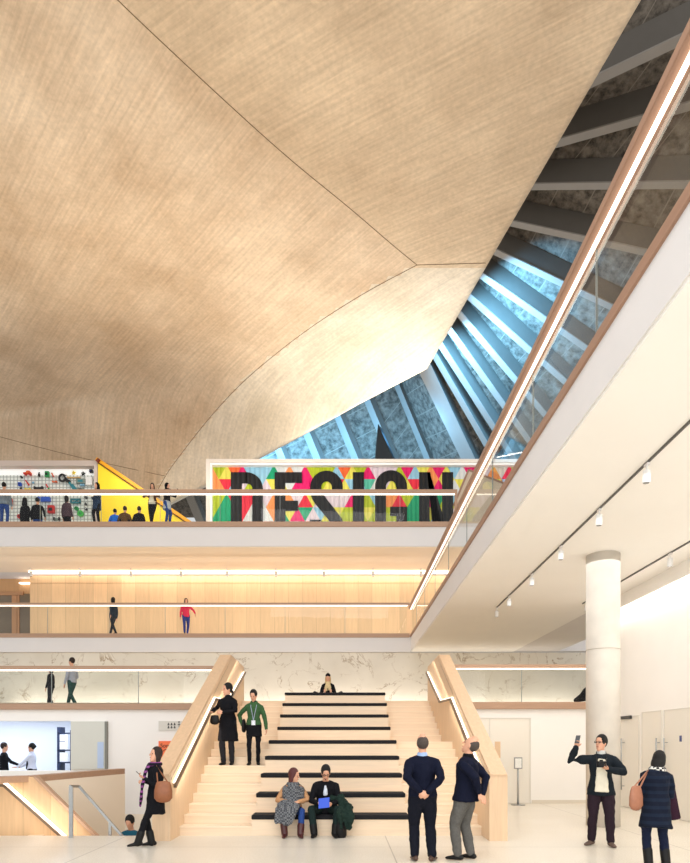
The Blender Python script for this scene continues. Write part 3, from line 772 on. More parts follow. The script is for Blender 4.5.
def item(name, label, px, py, w, h, shape, c1, c2='black', cat=None):
    y = YP-.02; p = P(px, py, y); s = y/F; W, H = w*s, h*s
    t = thing(name, label, cat or name.replace('_', ' '), p, 'objects hung on the grid wall')
    A, B = pl(c1, K_[c1]), pl(c2, K_[c2])
    x, z = p.x, p.z
    if shape == 'car':
        MB().xz([(x-W/2,z-H*.2),(x-W/2,z+H*.1),(x-W*.2,z+H*.15),(x-W*.05,z+H*.5),(x+W*.3,z+H*.5),(x+W*.45,z+H*.1),(x+W/2,z-H*.2)], y-.14, y).build('body', A, t, bevel=.01)
        for q in (-.28, .3): MB().rod((x+W*q,y-.17,z-H*.25), (x+W*q,y-.02,z-H*.25), H*.25, 16).build('wheel', B, t)
    elif shape == 'box':
        MB().box((x-W/2,y-.14,z-H/2), (x+W/2,y,z+H/2)).build('body', A, t, bevel=.015)
        MB().box((x-W*.3,y-.16,z-H*.25), (x+W*.25,y-.141,z+H*.15)).build('face_plate', B, t, bevel=.004)
    elif shape == 'bar':
        MB().box((x-W/2,y-.10,z-H*.3), (x+W/2,y,z+H*.3)).build('body', A, t, bevel=.01)
        for q in (-.42, .42): MB().box((x+W*q-.03,y-.12,z-H/2), (x+W*q+.03,y-.02,z+H/2)).build('end_piece', B, t)
    elif shape == 'bottle':
        MB().tube([(x,y-.08,z-H*.5),(x,y-.08,z+H*.05),(x,y-.08,z+H*.25),(x,y-.08,z+H*.38)], [W*.5,W*.5,W*.2,W*.18], 14, round_=False).build('body', A, t, smooth=True)
        MB().rod((x,y-.08,z+H*.38), (x,y-.08,z+H*.5), W*.24).build('cap', B, t)
    elif shape == 'disc':
        MB().tube([(x,y-.10,z),(x,y,z)], W/2, 24, round_=False).build('body', A, t)
        MB().tube([(x,y-.13,z),(x,y-.101,z)], W/6, 16, round_=False).build('hub', B, t)
    elif shape == 'ring':
        MB().tube([(x+W*.4*math.cos(a),y-.07,z+H*.4*math.sin(a)) for a in [i*math.pi/12 for i in range(25)]], W*.1, 8, ref=(0,1,0), round_=False).build('ring', A, t, smooth=True)
        MB().rod((x,y-.07,z), (x,y,z), W*.12).build('peg', B, t)
    elif shape == 'star':
        pts = [(x+(W*.5 if k % 2 == 0 else W*.22)*math.sin(k*math.pi/5), z+(H*.5 if k % 2 == 0 else H*.22)*math.cos(k*math.pi/5)) for k in range(10)]
        MB().xz(pts, y-.06, y).build('body', A, t); MB().rod((x,y-.08,z), (x,y-.061,z), W*.1).build('knob', B, t)
    elif shape == 'frame':
        m = MB(); e = .045
        for q in (((x-W/2),(z-H/2),(x-W/2+e),(z+H/2)), ((x+W/2-e),(z-H/2),(x+W/2),(z+H/2)), ((x-W/2),(z-H/2),(x+W/2),(z-H/2+e)), ((x-W/2),(z+H/2-e),(x+W/2),(z+H/2))): m.box((q[0],y-.08,q[1]), (q[2],y,q[3]))
        m.build('frame', A, t); MB().bar((x-W/2,y-.04,z-H/2), (x+W/2,y-.04,z+H/2), .03, .03).build('strut', B, t)
    elif shape == 'tool':
        MB().bar((x-W/2,y-.06,z+H/2), (x+W*.3,y-.06,z-H*.3), .05, .05).build('shaft', A, t); MB().box((x+W*.15,y-.10,z-H/2), (x+W/2,y,z-H*.15)).build('head', B, t, bevel=.01)
    return t
item('toy_car','orange toy car with red wheels at upper left of the grid',28.5,474,8,4.5,'car','orange','red')
item('spinning_top','tiny black disc just below the orange toy car',22,477.5,2,2,'disc','black','grey')
item('bottle','small black bottle right of the orange toy car',40,475,2.4,4.4,'bottle','black','grey')
item('storage_box','green box with black face at the top of the grid',48,475,4,5.5,'box','green','black')
item('hand_tool','small orange tool right of the green box',53.3,475.5,2,4,'tool','orange','red')
item('camera','deep blue device above a black lens on the left of the grid',20.8,485,3,3.4,'box','blue','navy')
item('flashlight','black torch hanging under the deep blue device',22,489.3,2.5,3,'bottle','black','grey')
item('hand_drill','red hand tool in the middle of the left grid',28,483.3,3.4,5,'tool','red','red')
item('toy_brick','yellow toy brick just above the handrail',28.7,490,5,2,'bar','yellow','yellow')
item('teacup','pale blue cup left of the black keyboard',34,483,2.2,2.2,'bottle','lblue','white')
item('keyboard','long black keyboard just above the handrail',39.3,488.6,9,2.8,'bar','black','black')
item('stapler','red and green tool right of the black keyboard',48.3,487.5,3.2,5.5,'tool','red','green')
item('ruler','thin orange bar right of the green box',55.4,482.4,4,1.2,'bar','orange','orange')
item('wall_clock','white round dial near the centre top of the grid',67,476.5,3,2.4,'disc','white','black')
item('paper_star','yellow star shape at the top right of the grid',74,473,4.5,4.5,'star','yellow','tan')
item('cutting_board','long tan bar under the yellow star',74.5,478.2,13,1.2,'bar','tan','tan')
item('windmill','black star-like propeller right of the yellow star',83.5,474,5,5,'star','black','grey')
item('radio','black box in the top right corner of the grid',92,472,3.4,3,'box','black','navy')
item('typewriter','grey-green case left of the white picture',81.8,482,9,4.8,'box','grey','teal')
item('picture','white picture sheet at the right edge of the grid',90,482,6.5,8,'box','white','white')
item('water_bowl','light blue bowl under the grey-green case',83,485.7,3,1.6,'bar','lblue','lblue')
item('telephone','black handset just above the handrail at right',81.5,490,6,3,'bar','black','grey')
item('shopping_bag','red bag hung below the handrail at the far left',11.2,502,3.4,6,'box','red','red')
item('suitcase','bright blue case hanging just below the handrail',45,500,12,4.5,'box','blue','blue')
item('tool_box','red and black box in the middle below the handrail',52,510,6.5,7.6,'box','red','black')
item('folding_chair','teal tubular frame hanging below the handrail',76,501.5,10,4.5,'frame','teal','teal')
item('watering_can','dark green round object left of the bright green one',77,509,4,5,'disc','green','black')
item('frisbee','bright green disc low on the grid',81,514,6,6,'disc','lime','green')
item('teapot','tiny black object topmost of the right column below the handrail',86.5,498,2.6,1.8,'disc','black','grey')
item('mug','tiny black mug second in the right column below the handrail',86.5,504.5,2.4,3,'bottle','black','grey')
item('alarm_clock','tiny black clock third in the right column below the handrail',86.5,509.5,2.4,2,'disc','black','white')
item('floor_lamp','thin grey pole between the blue jeans and the red box',46.2,513,1.6,14,'bottle','grey','grey')
item('radiator','dark low bar near the foot of the red box',57.5,519.5,6,3,'bar','grey','black')
item('vinyl_record','small red and black disc low at the left of the grid',20,517,4,4,'disc','red','black')
# vacuum cleaner
y = YP-.02; c_ = P(63,478.5,y); t = thing('vacuum_cleaner','black ring-shaped vacuum head with teal tube at the centre of the grid','vacuum cleaner',c_,'objects hung on the grid wall')
MB().tube([(c_.x+.13*math.cos(a), y-.07, c_.z+.15*math.sin(a)) for a in [i*math.pi/12 for i in range(25)]], .045, 8, ref=(0,1,0), round_=False).build('hose', pl('black', K_['black']), t, smooth=True)
MB().bar(P(66,480,y-.06), P(70,482,y-.06), .12, .12).build('grip', pl('black', K_['black']), t)
MB().bar(P(68.5,481,y-.06), P(75,491,y-.06), .09, .09).build('tube', pl('teal', K_['teal']), t)
MB().xz([XZ(73,484,y), XZ(80,492,y), XZ(73.5,492,y)], y-.09, y-.02).build('nozzle', pl('teal', K_['teal']), t)
# ---------------------------------------------------------------- yellow wedge
YY = 26.9
YEL = mat('yellow_paint', (250,214,40), .5, .05, 1.5)
t = thing('stair_enclosure', 'bright yellow sloping stair side right of the grid wall', 'stair side', (X(98,YY),YY,Z3))
m = MB(); m.xz([XZ(98,459,YY), XZ(196,526,YY), XZ(196,560,YY), XZ(98,560,YY)], YY, YY+.35); m.build('panel', YEL, t)
m = MB(); m.bar(P(98.3,461,YY+.17), P(197.5,528.5,YY+.17), .5, .14); m.build('coping', mat('orange_paint', (232,160,20), .5), t)
m = MB(); m.bar(P(98.5,463,YY-.03), P(195,528.6,YY-.03), .03, .035); m.build('coping_dark_line', mat('brown_line', (96,50,14), .6), t)  # thin dark brown line along the front of the coping
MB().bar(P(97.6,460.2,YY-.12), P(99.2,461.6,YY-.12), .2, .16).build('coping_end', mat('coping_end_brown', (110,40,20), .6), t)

# ================================================================ PEOPLE
SKIN = mat('skin', (214,160,130), .6, .04, 12)
SKIN2 = mat('skin_tan', (196,142,110), .6, .04, 12)
EYE = mat('eye_dark', (30,22,20), .3)
LIP = mat('lip', (170,96,84), .6)
def fab(name, col, var=.12, scale=40): return mat('cloth_'+name, col, .9, var, scale, bump=.04, spec=.15)
def plaid(name, a, b, sc=26):
    if name in MATS: return MATS[name]
    m = mat(name, a, .9, spec=.2); bs = m.node_tree.nodes['Principled BSDF']
    tc = N(m, 'ShaderNodeTexCoord'); ck = N(m, 'ShaderNodeTexChecker'); ck.inputs['Scale'].default_value = sc
    ck.inputs[1].default_value = (*srgb(*a), 1); ck.inputs[2].default_value = (*srgb(*b), 1)
    L(m, tc.outputs['Object'], ck.inputs[0]); L(m, ck.outputs[0], bs.inputs['Base Color']); return m
def stripe(name, a, b, sc=8):
    if name in MATS: return MATS[name]
    m = mat(name, a, .9, spec=.2); bs = m.node_tree.nodes['Principled BSDF']
    tc = N(m, 'ShaderNodeTexCoord'); wv = N(m, 'ShaderNodeTexWave', bands_direction='Z'); wv.inputs['Scale'].default_value = sc
    L(m, tc.outputs['Object'], wv.inputs['Vector'])
    f = math_(m, 'GREATER_THAN', wv.outputs['Color'], .6)
    L(m, mixrgb(m, f, srgb(*a), srgb(*b)), bs.inputs['Base Color']); return m
BLK = fab('black', (20,20,24)); NAVY = fab('navy', (24,34,56)); JEAN = fab('jeans', (44,70,130)); CHAR = fab('charcoal', (38,38,42)); GREYT = fab('grey_trousers', (92,90,86))
GREEN = fab('green_knit', (60,92,58)); DGREEN = fab('dark_green', (28,42,40)); LEATH = mat('black_leather', (14,13,13), .55, spec=.3); BROWNL = mat('tan_leather', (140,84,50), .5, .1, 20)
HAIRK = mat('hair_black', (15,12,11), .85, .2, 60, bump=.3); HAIRB = mat('hair_brown', (44,28,22), .8, .2, 60, bump=.3); HAIRG = mat('hair_grey', (70,60,54), .8, .2, 60, bump=.3)
def ik(a, b, l1, l2, hint):
    a, b, hint = V(a), V(b), V(hint); d = b-a; D = min(d.length, (l1+l2)*.999); t = d.normalized()
    x = (l1*l1-l2*l2+D*D)/(2*D); h = math.sqrt(max(0, l1*l1-x*x))
    n = hint-t*hint.dot(t)
    n = n.normalized() if n.length > 1e-4 else V((0,0,1))
    return a+t*x+n*h, a+t*D
def hand(m, w, d, n, curl=.5, s=1.0, thumb=1):
    """w wrist, d direction, n palm normal; thumb=+1/-1 side"""
    d = V(d).normalized(); n = (V(n)-d*V(n).dot(d)).normalized(); sd = d.cross(n)*thumb
    pe = w+d*.085*s
    m.tube([w-d*.02, w+d*.02*s, w+d*.055*s, pe], [(.026*s,.02*s),(.032*s,.017*s),(.041*s,.016*s),(.042*s,.014*s)], 10, ref=sd)
    for k, (off, ln) in enumerate(((.031,.068),(.0105,.078),(-.0105,.072),(-.031,.056))):
        b = pe+sd*off*s-d*.01
        a1 = curl*.6; a2 = curl*1.5
        p1 = b+(d*math.cos(a1)+n*math.sin(a1)+sd*off*.8)*ln*.5*s
        p2 = p1+(d*math.cos(a2)+n*math.sin(a2))*ln*.32*s
        p3 = p2+(d*math.cos(a2*1.35)+n*math.sin(a2*1.35))*ln*.22*s
        m.tube([b, p1, p2, p3], [.0095*s,.009*s,.0085*s,.0075*s], 8)
    tb = w+d*.025*s+sd*.026*s
    p1 = tb+(sd*.7+d*.7+n*.25).normalized()*.038*s; p2 = p1+(d*.85+sd*.25+n*.45*curl).normalized()*.032*s
    m.tube([tb, p1, p2], [.013*s,.0105*s,.009*s], 8)
def Rz(a): return Matrix.Rotation(math.radians(a), 3, 'Z')
def Rx(a): return Matrix.Rotation(math.radians(a), 3, 'X')
def Ry(a): return Matrix.Rotation(math.radians(a), 3, 'Y')
def person(label, loc, face, H=1.75, group=None, **k):
    """face: heading in degrees, 0 = +Y (away from the viewer), 90 = -X (image left), 180 = towards viewer"""
    q = k.get
    t = thing('person', label, 'person', loc, group); t.rotation_euler = (0,0,math.radians(face)); ORG[t.name] = V((0,0,0))
    s = H/1.75
    fem = q('fem', False); vox = q('vox', .012); bulk = q('bulk', 1.0)
    sw = (.155 if fem else .175)
    pel = V(q('pel', (0,0,.94))); lean = V(q('chest', (0,0,.36))); chest = pel+lean
    ax = lean.normalized(); tw = math.radians(q('twist', 0))
    rt = V((math.cos(tw), math.sin(tw), 0)); rt = (rt-ax*rt.dot(ax)).normalized()
    neck = chest+ax*.17+V(q('neckoff', (0,0,0)))
    shl = {1: chest+ax*.07+rt*sw, -1: chest+ax*.07-rt*sw}
    hip = {1: pel+V((.09,0,-.03)), -1: pel+V((-.09,0,-.03))}
    feet = {1: V(q('rf', (.11,0,.08))), -1: V(q('lf', (-.11,0,.08)))}
    kh = {1: V(q('rk', (.1,1,0))), -1: V(q('lk', (-.1,1,0)))}
    wr = {1: V(q('rw', (.27,.08,.84))), -1: V(q('lw', (-.27,.08,.84)))}
    eh = {1: V(q('re', (.5,-1,0))), -1: V(q('le', (-.5,-1,0)))}
    hd = {1: V(q('rd', (0,.15,-1))), -1: V(q('ld', (0,.15,-1)))}
    hn = {1: V(q('rn', (-1,0,0))), -1: V(q('ln', (1,0,0)))}
    kn, el = {}, {}
    for i in (1, -1):
        kn[i], feet[i] = ik(hip[i], feet[i], .43, .42, kh[i])
        el[i], wr[i] = ik(shl[i], wr[i], .29, .26, eh[i])
    toe = {1: V(q('rt', (.15,1,0))).normalized(), -1: V(q('lt', (-.15,1,0))).normalized()}
    hp, hy, hr = q('head', (0,0,0))   # pitch(+up), yaw(+left), roll
    HM = Rz(hy) @ Rx(hp) @ Ry(hr)
    hc = neck+V((0,.0,.0))+(ax*.05)+HM@V((0,.02,.108))-V((0,0,.0))
    def out(m, name, mt, rem=0, par=None, sm=7):
        bmesh.ops.scale(m.bm, vec=(s,s,s), verts=m.bm.verts)
        o = m.build(name, mt, par or t, remesh=rem*s if rem else 0, sm=sm, smooth=True)
        if rem and fine and name not in ('body','hair','boot','shoe','beard','beanie'):
            me = o.data; nv = [v.normal.copy() for v in me.vertices]
            for v, n_ in zip(me.vertices, nv):
                c = v.co; k_ = noise.noise(V((c.x*11+c.z*4, c.y*11+3.1, c.z*7)))+.5*noise.noise(V((c.x*24-c.z*9, c.y*24, c.z*15+7)))
                v.co = c+n_*(.004+.011*k_)
        return o
    fine = vox <= .012
    # ---- body
    m = MB()
    m.tube([pel-ax*.06, pel+ax*.02, pel+ax*.16, pel+ax*.30, chest+ax*.06, chest+ax*.125], [(.14,.095),(.145,.10),(.115,.085),(.135,.10),(.135,.085),(.09,.055)], 16, ref=rt)
    m.tube([chest+ax*.10, neck, neck.lerp(hc, .5)], [(.06,.05),(.054,.054),(.05,.055)], 12, ref=rt)
    for i in (1, -1):
        m.tube([shl[i]-rt*.03*i, shl[i], shl[i].lerp(el[i], .5), el[i], el[i].lerp(wr[i], .35), wr[i]], [.04,.04,.036,.032,.031,.025], 10)
        m.tube([hip[i]+V((0,0,.03)), hip[i].lerp(kn[i], .4), kn[i], kn[i].lerp(feet[i], .35), feet[i]], [.07,.06,.042,.042,.030], 10)
        m.tube([feet[i]-toe[i]*.03-V((0,0,.03)), feet[i]+toe[i]*.06-V((0,0,.04)), feet[i]+toe[i]*.12-V((0,0,.055))], [.028,.026,.018], 8)
        if fine or q('hands', False): hand(m, wr[i], hd[i], hn[i], q('curl', .5), 1.0, thumb=q('th', (1,1))[0 if i == 1 else 1]*(1 if i == 1 else -1))
        else: m.tube([wr[i], wr[i]+hd[i].normalized()*.08, wr[i]+hd[i].normalized()*.15], [(.03,.025),(.04,.02),(.02,.015)], 8)
    prof = [(-.118,.026,.028,.052),(-.10,.046,.052,.036),(-.07,.058,.076,.014),(-.03,.067,.09,.0),(.02,.073,.098,-.006),(.06,.071,.096,-.01),(.085,.060,.080,-.012),(.102,.040,.055,-.012)]
    rX = HM@V((1,0,0)); rY = HM@V((0,1,0)); rZ = HM@V((0,0,1))
    m.tube([hc+rZ*a+rY*d for a, b, c, d in prof], [(b, c) for a, b, c, d in prof], 16, ref=rX)
    m.tube([hc+rY*.088+rZ*.012, hc+rY*.107-rZ*.018, hc+rY*.112-rZ*.030], [.008,.012,.014], 8)      # nose
    m.ell(hc+rY*.084-rZ*.068, (.024,.012,.012), HM)                                                # lips
    m.ell(hc+rY*.078+rZ*.024, (.048,.014,.009), HM)                                                # brow
    m.ell(hc+rY*.076-rZ*.105, (.018,.014,.012), HM)                                                # chin
    for i in (1, -1): m.ell(hc+rX*.074*i-rZ*.012-rY*.008, (.009,.02,.032), HM)                     # ears
    body = out(m, 'body', q('skin', SKIN), min(vox, .008) if fine else vox, sm=2)
    if fine:
        for i in (1, -1):
            e = MB(); e.ell(hc+rX*.030*i+rY*.086-rZ*.0, (.013,.009,.007), HM, 10, 6); out(e, 'eye', EYE, par=body)
        e = MB(); e.ell(hc+rY*.0935-rZ*.068, (.022,.006,.005), HM, 10, 6); out(e, 'mouth', LIP, par=body)
    # ---- hair
    hs = q('hair', 'short'); hm = q('hairm', HAIRK)
    if hs:
        m = MB()
        if hs != 'bald': m.ell(hc-rY*.024+rZ*.036, (.088,.108,.118), HM, 20, 14)
        if hs == 'bald':
            m.ell(hc-rY*.034+rZ*.012, (.084,.088,.096), HM, 16, 10)
        if hs in ('bob', 'long'):
            ln = .16 if hs == 'bob' else .30
            m.tube([hc-rY*.04+rZ*.02, hc-rY*.05-rZ*.08, hc-rY*.055-rZ*ln], [(.088,.07),(.085,.055),(.06,.035)], 12, ref=rX)
            for i in (1, -1): m.tube([hc+rX*.07*i+rZ*.02, hc+rX*.08*i-rZ*.06-rY*.01, hc+rX*.07*i-rZ*ln*.9-rY*.02], [(.02,.045),(.022,.045),(.015,.025)], 8, ref=rX)
        if hs == 'bun': m.ell(hc-rY*.12+rZ*.03, .04)
        if hs == 'tail': m.tube([hc-rY*.10, hc-rY*.13-rZ*.06, hc-rY*.11-rZ*.16], [.03,.032,.018], 8)
        if hs == 'hood':
            m.tube([hc-rY*.03+rZ*.07, hc-rY*.045-rZ*.05, neck-rY*.03], [(.10,.10),(.105,.10),(.13,.09)], 12, ref=rX)
        out(m, 'hood' if hs == 'hood' else 'hair', hm, .010 if fine else vox)
    if q('beard'):
        m = MB(); m.tube([hc+rX*a*.058+rY*(.075-abs(a)*.055)-rZ*(.098-abs(a)*.06) for a in (-1,-.6,0,.6,1)], [.012,.018,.024,.018,.012], 8); out(m, 'beard', hm, .009)
    if q('beanie'):
        m = MB(); m.ell(hc-rY*.01+rZ*.06, (.088,.104,.085), HM, 14, 8); m.ell(hc+rZ*.145, .02); out(m, 'beanie', q('beanie'), vox if not fine else .01)
    if q('glasses'):
        m = MB()
        for i in (1, -1):
            c = hc+rX*.032*i+rY*.104+rZ*.002
            m.tube([c+rX*.022*math.cos(a)+rZ*.016*math.sin(a) for a in [j*math.pi/8 for j in range(17)]], .003, 6, ref=rY, round_=False)
            m.rod(hc+rX*.055*i+rY*.10+rZ*.004, hc+rX*.078*i-rY*.005+rZ*.0, .003, 6)
        m.rod(hc+rX*.010+rY*.105+rZ*.004, hc-rX*.010+rY*.105+rZ*.004, .003, 6); out(m, 'glasses', LEATH)
    # ---- trousers / tights
    rem = .012 if fine else vox
    fat = q('legfat', 1.0)
    m = MB()
    m.tube([pel-ax*.10, pel+ax*.0, pel+ax*.13], [(.12,.10),(.165*bulk,.125),(.14*bulk,.11)], 16, ref=rt)
    hemz = .0
    for i in (1, -1):
        an = feet[i]+V((0,0,.0))
        m.tube([hip[i]+V((0,0,.02)), hip[i].lerp(kn[i], .45), kn[i], kn[i].lerp(an, .45), an+(kn[i]-an).normalized()*.02], [.10*fat**.5,.088*fat,.066*fat,.062*fat,.052*fat], 12)
    out(m, q('legname', 'trousers'), q('trousers', BLK), rem)
    # ---- shoes
    for i in (1, -1):
        m = MB(); a = feet[i]; up = V((0,0,1)); tt = toe[i]
        m.tube([a-tt*.055-up*.035, a+tt*.02-up*.036, a+tt*.10-up*.047, a+tt*.165-up*.056], [(.036,.040),(.042,.040),(.045,.030),(.034,.020)], 12, ref=tt.cross(up))
        if q('boots'): m.tube([a-up*.02, a+(kn[i]-a).normalized()*q('boots')], [.064,.07], 12)
        else: m.tube([a-up*.02, a+up*.03], [.042,.045], 10)
        out(m, 'boot' if q('boots') else 'shoe', q('shoes', LEATH), rem)
    # ---- top / coat
    tm = q('top', NAVY)
    if tm:
        hem = q('hem', -.08); fl = q('flare', 1.0); b = bulk
        m = MB()
        dn = V(q('hemdir', tuple(-ax)))
        pts = [pel+dn*(-hem)] if hem < 0 else [pel+ax*hem]
        rd = [(.18*b*fl, .145*b*fl)]
        if hem < -.25: pts.append(pel+dn*(-hem*.5)); rd.append((.17*b*(1+fl)/2, .135*b*(1+fl)/2))
        pts += [pel+ax*.06, pel+ax*.18, pel+ax*.30, chest+ax*.05, chest+ax*.12, chest+ax*.155]
        wv = .9 if fem else 1.0
        rd += [(.168*b, .13*b), (.148*b*wv, .12*b*wv), (.162*b, .13*b), (.172*b*(.95 if fem else 1), .122*b), (.15*(.92 if fem else 1),.09), (.085,.07)]
        m.tube(pts, rd, 18, ref=rt, round_=(hem > 0))
        af = q('armfat', 1.0)*(.92 if fem else 1.0)
        for i in (1, -1):
            m.tube([neck-ax*.045+rt*.03*i, shl[i].lerp(neck, .35)-ax*.012, shl[i]-rt*.01*i], [.045,.052,.056*af], 12)
            sl = q('sleeve', .96)
            m.tube([shl[i]-rt*.05*i+ax*.0, shl[i]+ax*.0, shl[i].lerp(el[i], .5), el[i], el[i].lerp(wr[i], .5), el[i].lerp(wr[i], sl)], [.058*af,.062*af,.060*af,.053*af,.047*af,.038*af], 12)
        out(m, q('topname', 'jacket'), tm, rem)
    if q('skirt'):
        m = MB(); z0, f2, mt_ = q('skirt'); m.tube([pel+ax*.14, pel+ax*.0, pel+V((0,0,z0))], [(.14,.11),(.175,.14),(.175*f2,.15*f2)], 18, ref=rt, round_=False); out(m, 'skirt', mt_, rem)
    if q('collar'):
        m = MB(); m.tube([chest+ax*.14, neck+ax*.035], [(.078,.074),(.062,.064)], 14, ref=rt, round_=False); out(m, 'collar', q('collar'), rem)
    if q('cuffs'):
        for i in (1, -1):
            m = MB(); w_ = wr[i]; e_ = (el[i]-w_).normalized(); m.tube([w_-e_*.005, w_+e_*.05], [.034,.038], 12, round_=False); out(m, 'cuff', q('cuffs'))
    if q('shirtfront'):
        m = MB(); f_ = ax.cross(rt)*-1
        f_ = V((-rt.y, rt.x, 0)); f_ = (f_-ax*f_.dot(ax)).normalized()
        z0, z1, hw, mt_ = q('shirtfront')
        m.prism([pel+ax*z0+f_*.07-rt*hw, pel+ax*z0+f_*.07+rt*hw, pel+ax*z1+f_*.05+rt*hw*.55, pel+ax*z1+f_*.05-rt*hw*.55], f_*(.078+.02*bulk)); out(m, 'shirt_front', mt_, .012)
    if q('scarf'):
        sc = q('scarf'); sf = q('scarfout', 0); m = MB()
        f_ = V((-rt.y, rt.x, 0))
        m.tube([neck+rt*.085*math.cos(a)+f_*.08*math.sin(a)-ax*.01 for a in [j*math.pi/6 for j in range(13)]], .038, 8, ref=(0,0,1), round_=False)
        for off, ln in sc[1]:
            m.tube([neck+f_*.10+rt*off*.6, neck+f_*(.155+sf*.3)+rt*off-V((0,0,.15)), neck+f_*(.17+sf)+rt*off*1.2-V((0,0,ln*.6)), neck+f_*(.19+sf*1.2)+rt*off*1.3-V((0,0,ln))], [(.04,.022),(.055,.02),(.06,.018),(.06,.016)], 10, ref=rt)
        out(m, 'scarf', sc[0], rem)
    J = dict(t=t, s=s, wr=wr, el=el, hc=hc, neck=neck, chest=chest, pel=pel, kn=kn, feet=feet, shl=shl, rt=rt, hd=hd)
    M_ = Matrix.Translation(V(loc)) @ Matrix.Rotation(math.radians(face), 4, 'Z') @ Matrix.Scale(s, 4)
    J['w'] = lambda v: M_ @ V(v)
    J['dir'] = lambda v: (Matrix.Rotation(math.radians(face), 3, 'Z') @ V(v)).normalized()
    return J
def folds(o, amp=.02, f=9):
    me = o.data; nv = [v.normal.copy() for v in me.vertices]
    for v, n_ in zip(me.vertices, nv): v.co = v.co+n_*amp*(noise.noise(V((v.co.x*f*1.6, v.co.y*f, v.co.z*f*.5)))+.4*noise.noise(v.co*f*2.5))
def slab_obj(name, label, cat, c, ux, uz, w, h, d, m1, m2=None):
    """thin tablet / phone: centre c, width axis ux, height axis uz"""
    ux, uz = V(ux).normalized(), V(uz).normalized(); n = ux.cross(uz)
    t = thing(name, label, cat, c)
    MB().prism([c+ux*w/2*i+uz*h/2*j-n*d/2 for i, j in ((-1,-1),(1,-1),(1,1),(-1,1))], n*d).build('casing', m1, t, bevel=.003)
    if m2: MB().prism([c+ux*w*.44*i+uz*h*.44*j+n*d*.5 for i, j in ((-1,-1),(1,-1),(1,1),(-1,1))], n*.002).build('screen', m2, t)
    return t
def bag(name, label, c, w, h, d, ang, mt_, strap_to=None, cat='bag'):
    t = thing(name, label, cat, c)
    R = Rz(ang); m = MB()
    prof = [(-.5,.86,.8),(-.42,1.0,1.0),(0,1.0,.95),(.35,.86,.7),(.5,.76,.35)]
    m.tube([V(c)+V((0,0,h*a)) for a, b, e in prof], [(w/2*b, d/2*e) for a, b, e in prof], 16, ref=R@V((1,0,0)))
    m.build('bag_body', mt_, t, smooth=True)
    if strap_to is not None:
        a = V(c)+R@V((-w*.3,0,0))+V((0,0,h*.42)); b = V(c)+R@V((w*.3,0,0))+V((0,0,h*.42)); s_ = V(strap_to)
        m = MB(); m.tube([a, a.lerp(s_, .55)+V((0,0,.0)), s_, b.lerp(s_, .55), b], .011, 8); m.build('strap', mt_, t, smooth=True)
    return t
FZ = lambda Y, px: ((px-CX)*Y/F, Y)
# --- 1 woman leaning on the left parapet
J = person('woman in black coat and striped scarf leaning by the left parapet holding a phone', (X(149,10.05),10.05,0), 112, 1.62, fem=True,
    pel=(-.02,-.12,.92), chest=(0,.01,.36), lf=(-.06,.20,.08), rf=(.05,-.05,.08), scarfout=.05, lt=(-.1,1,0), rt=(.2,1,0),
    rw=(.08,.06,1.14), rd=(-.5,.8,.2), rn=(0,.3,-1), re=(.5,-.3,-1), lw=(-.10,.08,1.20), ld=(-.1,1,.5), ln=(0,.2,1), le=(-.4,-.5,-1), curl=.9,
    head=(12,30,0), hair='bob', hairm=HAIRB, glasses=False, top=BLK, topname='coat', hem=-.34, flare=1.1, hemdir=(0,.05,-1), bulk=1.05, trousers=BLK, legfat=.85, boots=.16,
    scarf=(stripe('scarf_stripe', (28,22,34), (140,76,136), 4), [(-.06,.62),(.05,.74)]), skin=SKIN)
w = J['w'](J['wr'][-1]+V((-.0,.085,.07))); slab_obj('smartphone', 'black smartphone in the hand of the woman with the striped scarf', 'phone', w, J['dir']((1,0,0)), J['dir']((0,.7,.7)), .07, .14, .01, LEATH)
c = J['w'](J['shl'][1]+V((.20,-.04,-.42))); bag('shoulder_bag', 'brown leather shoulder bag on the woman in the striped scarf', V((X(166,9.95),9.80,Zf(791,9.8))), .28, .27, .13, 10, BROWNL, J['w'](J['shl'][-1]+V((0.02,0,.07))))
# --- 2 man coming up the stairwell
person('man in dark and teal jacket climbing up from the lower stair, head bowed', (X(131,11.85),11.85,-1.42), 165, 1.72, vox=.014, head=(-22,10,0), hair='short', top=fab('teal_jacket', (30,84,104)), trousers=CHAR, rf=(.11,.2,.25), hands=False)
# --- 3, 4 women on the stair
zs = stepz(7)
J = person('woman in long black coat walking down the stair with hand on the handrail', (X(228,13.36),13.36,zs), 172, 1.76, fem=True,
    rf=(.09,.03,.08), lf=(-.07,-.06,.08), rw=(.36,.02,1.14), rd=(.8,.5,0), rn=(0,0,-1), re=(.5,-1,-.3), lw=(.03,.24,1.12), ld=(.9,.3,.0), ln=(0,-1,0), le=(-1,.1,-.2), curl=.7,
    head=(0,-42,0), hair='tail', hairm=HAIRK, top=BLK, topname='coat', hem=-.42, flare=1.18, bulk=1.06, trousers=CHAR, collar=BLK, skin=SKIN)
bag('handbag', 'black handbag under the arm of the woman in the long coat', J['w']((.26,.1,.98)), .20, .16, .08, 0, LEATH)
J = person('woman in green jumper and black skirt walking down the stair', (X(254,13.36),13.36,zs), 184, 1.62, fem=True,
    rf=(.10,.06,.08), lf=(-.09,-.05,.08), rw=(.27,.02,.93), re=(1,-.6,0), lw=(-.29,.02,.84), le=(-1,-.5,0), head=(-16,-12,0), hair='bun', hairm=HAIRK, top=GREEN, topname='jumper', hem=.02, bulk=1.0,
    skirt=(-.27,1.04,BLK), trousers=BLK, legname='tights', legfat=.8, collar=BLK)
t = thing('lanyard', 'pale lanyard with badge on the woman in the green jumper', 'lanyard', J['w'](J['chest']))
m = MB(); c = J['w'](J['neck']); f_ = J['dir']((0,1,0)); r_ = J['dir']((1,0,0)); e = c+f_*.165-V((0,0,.40))
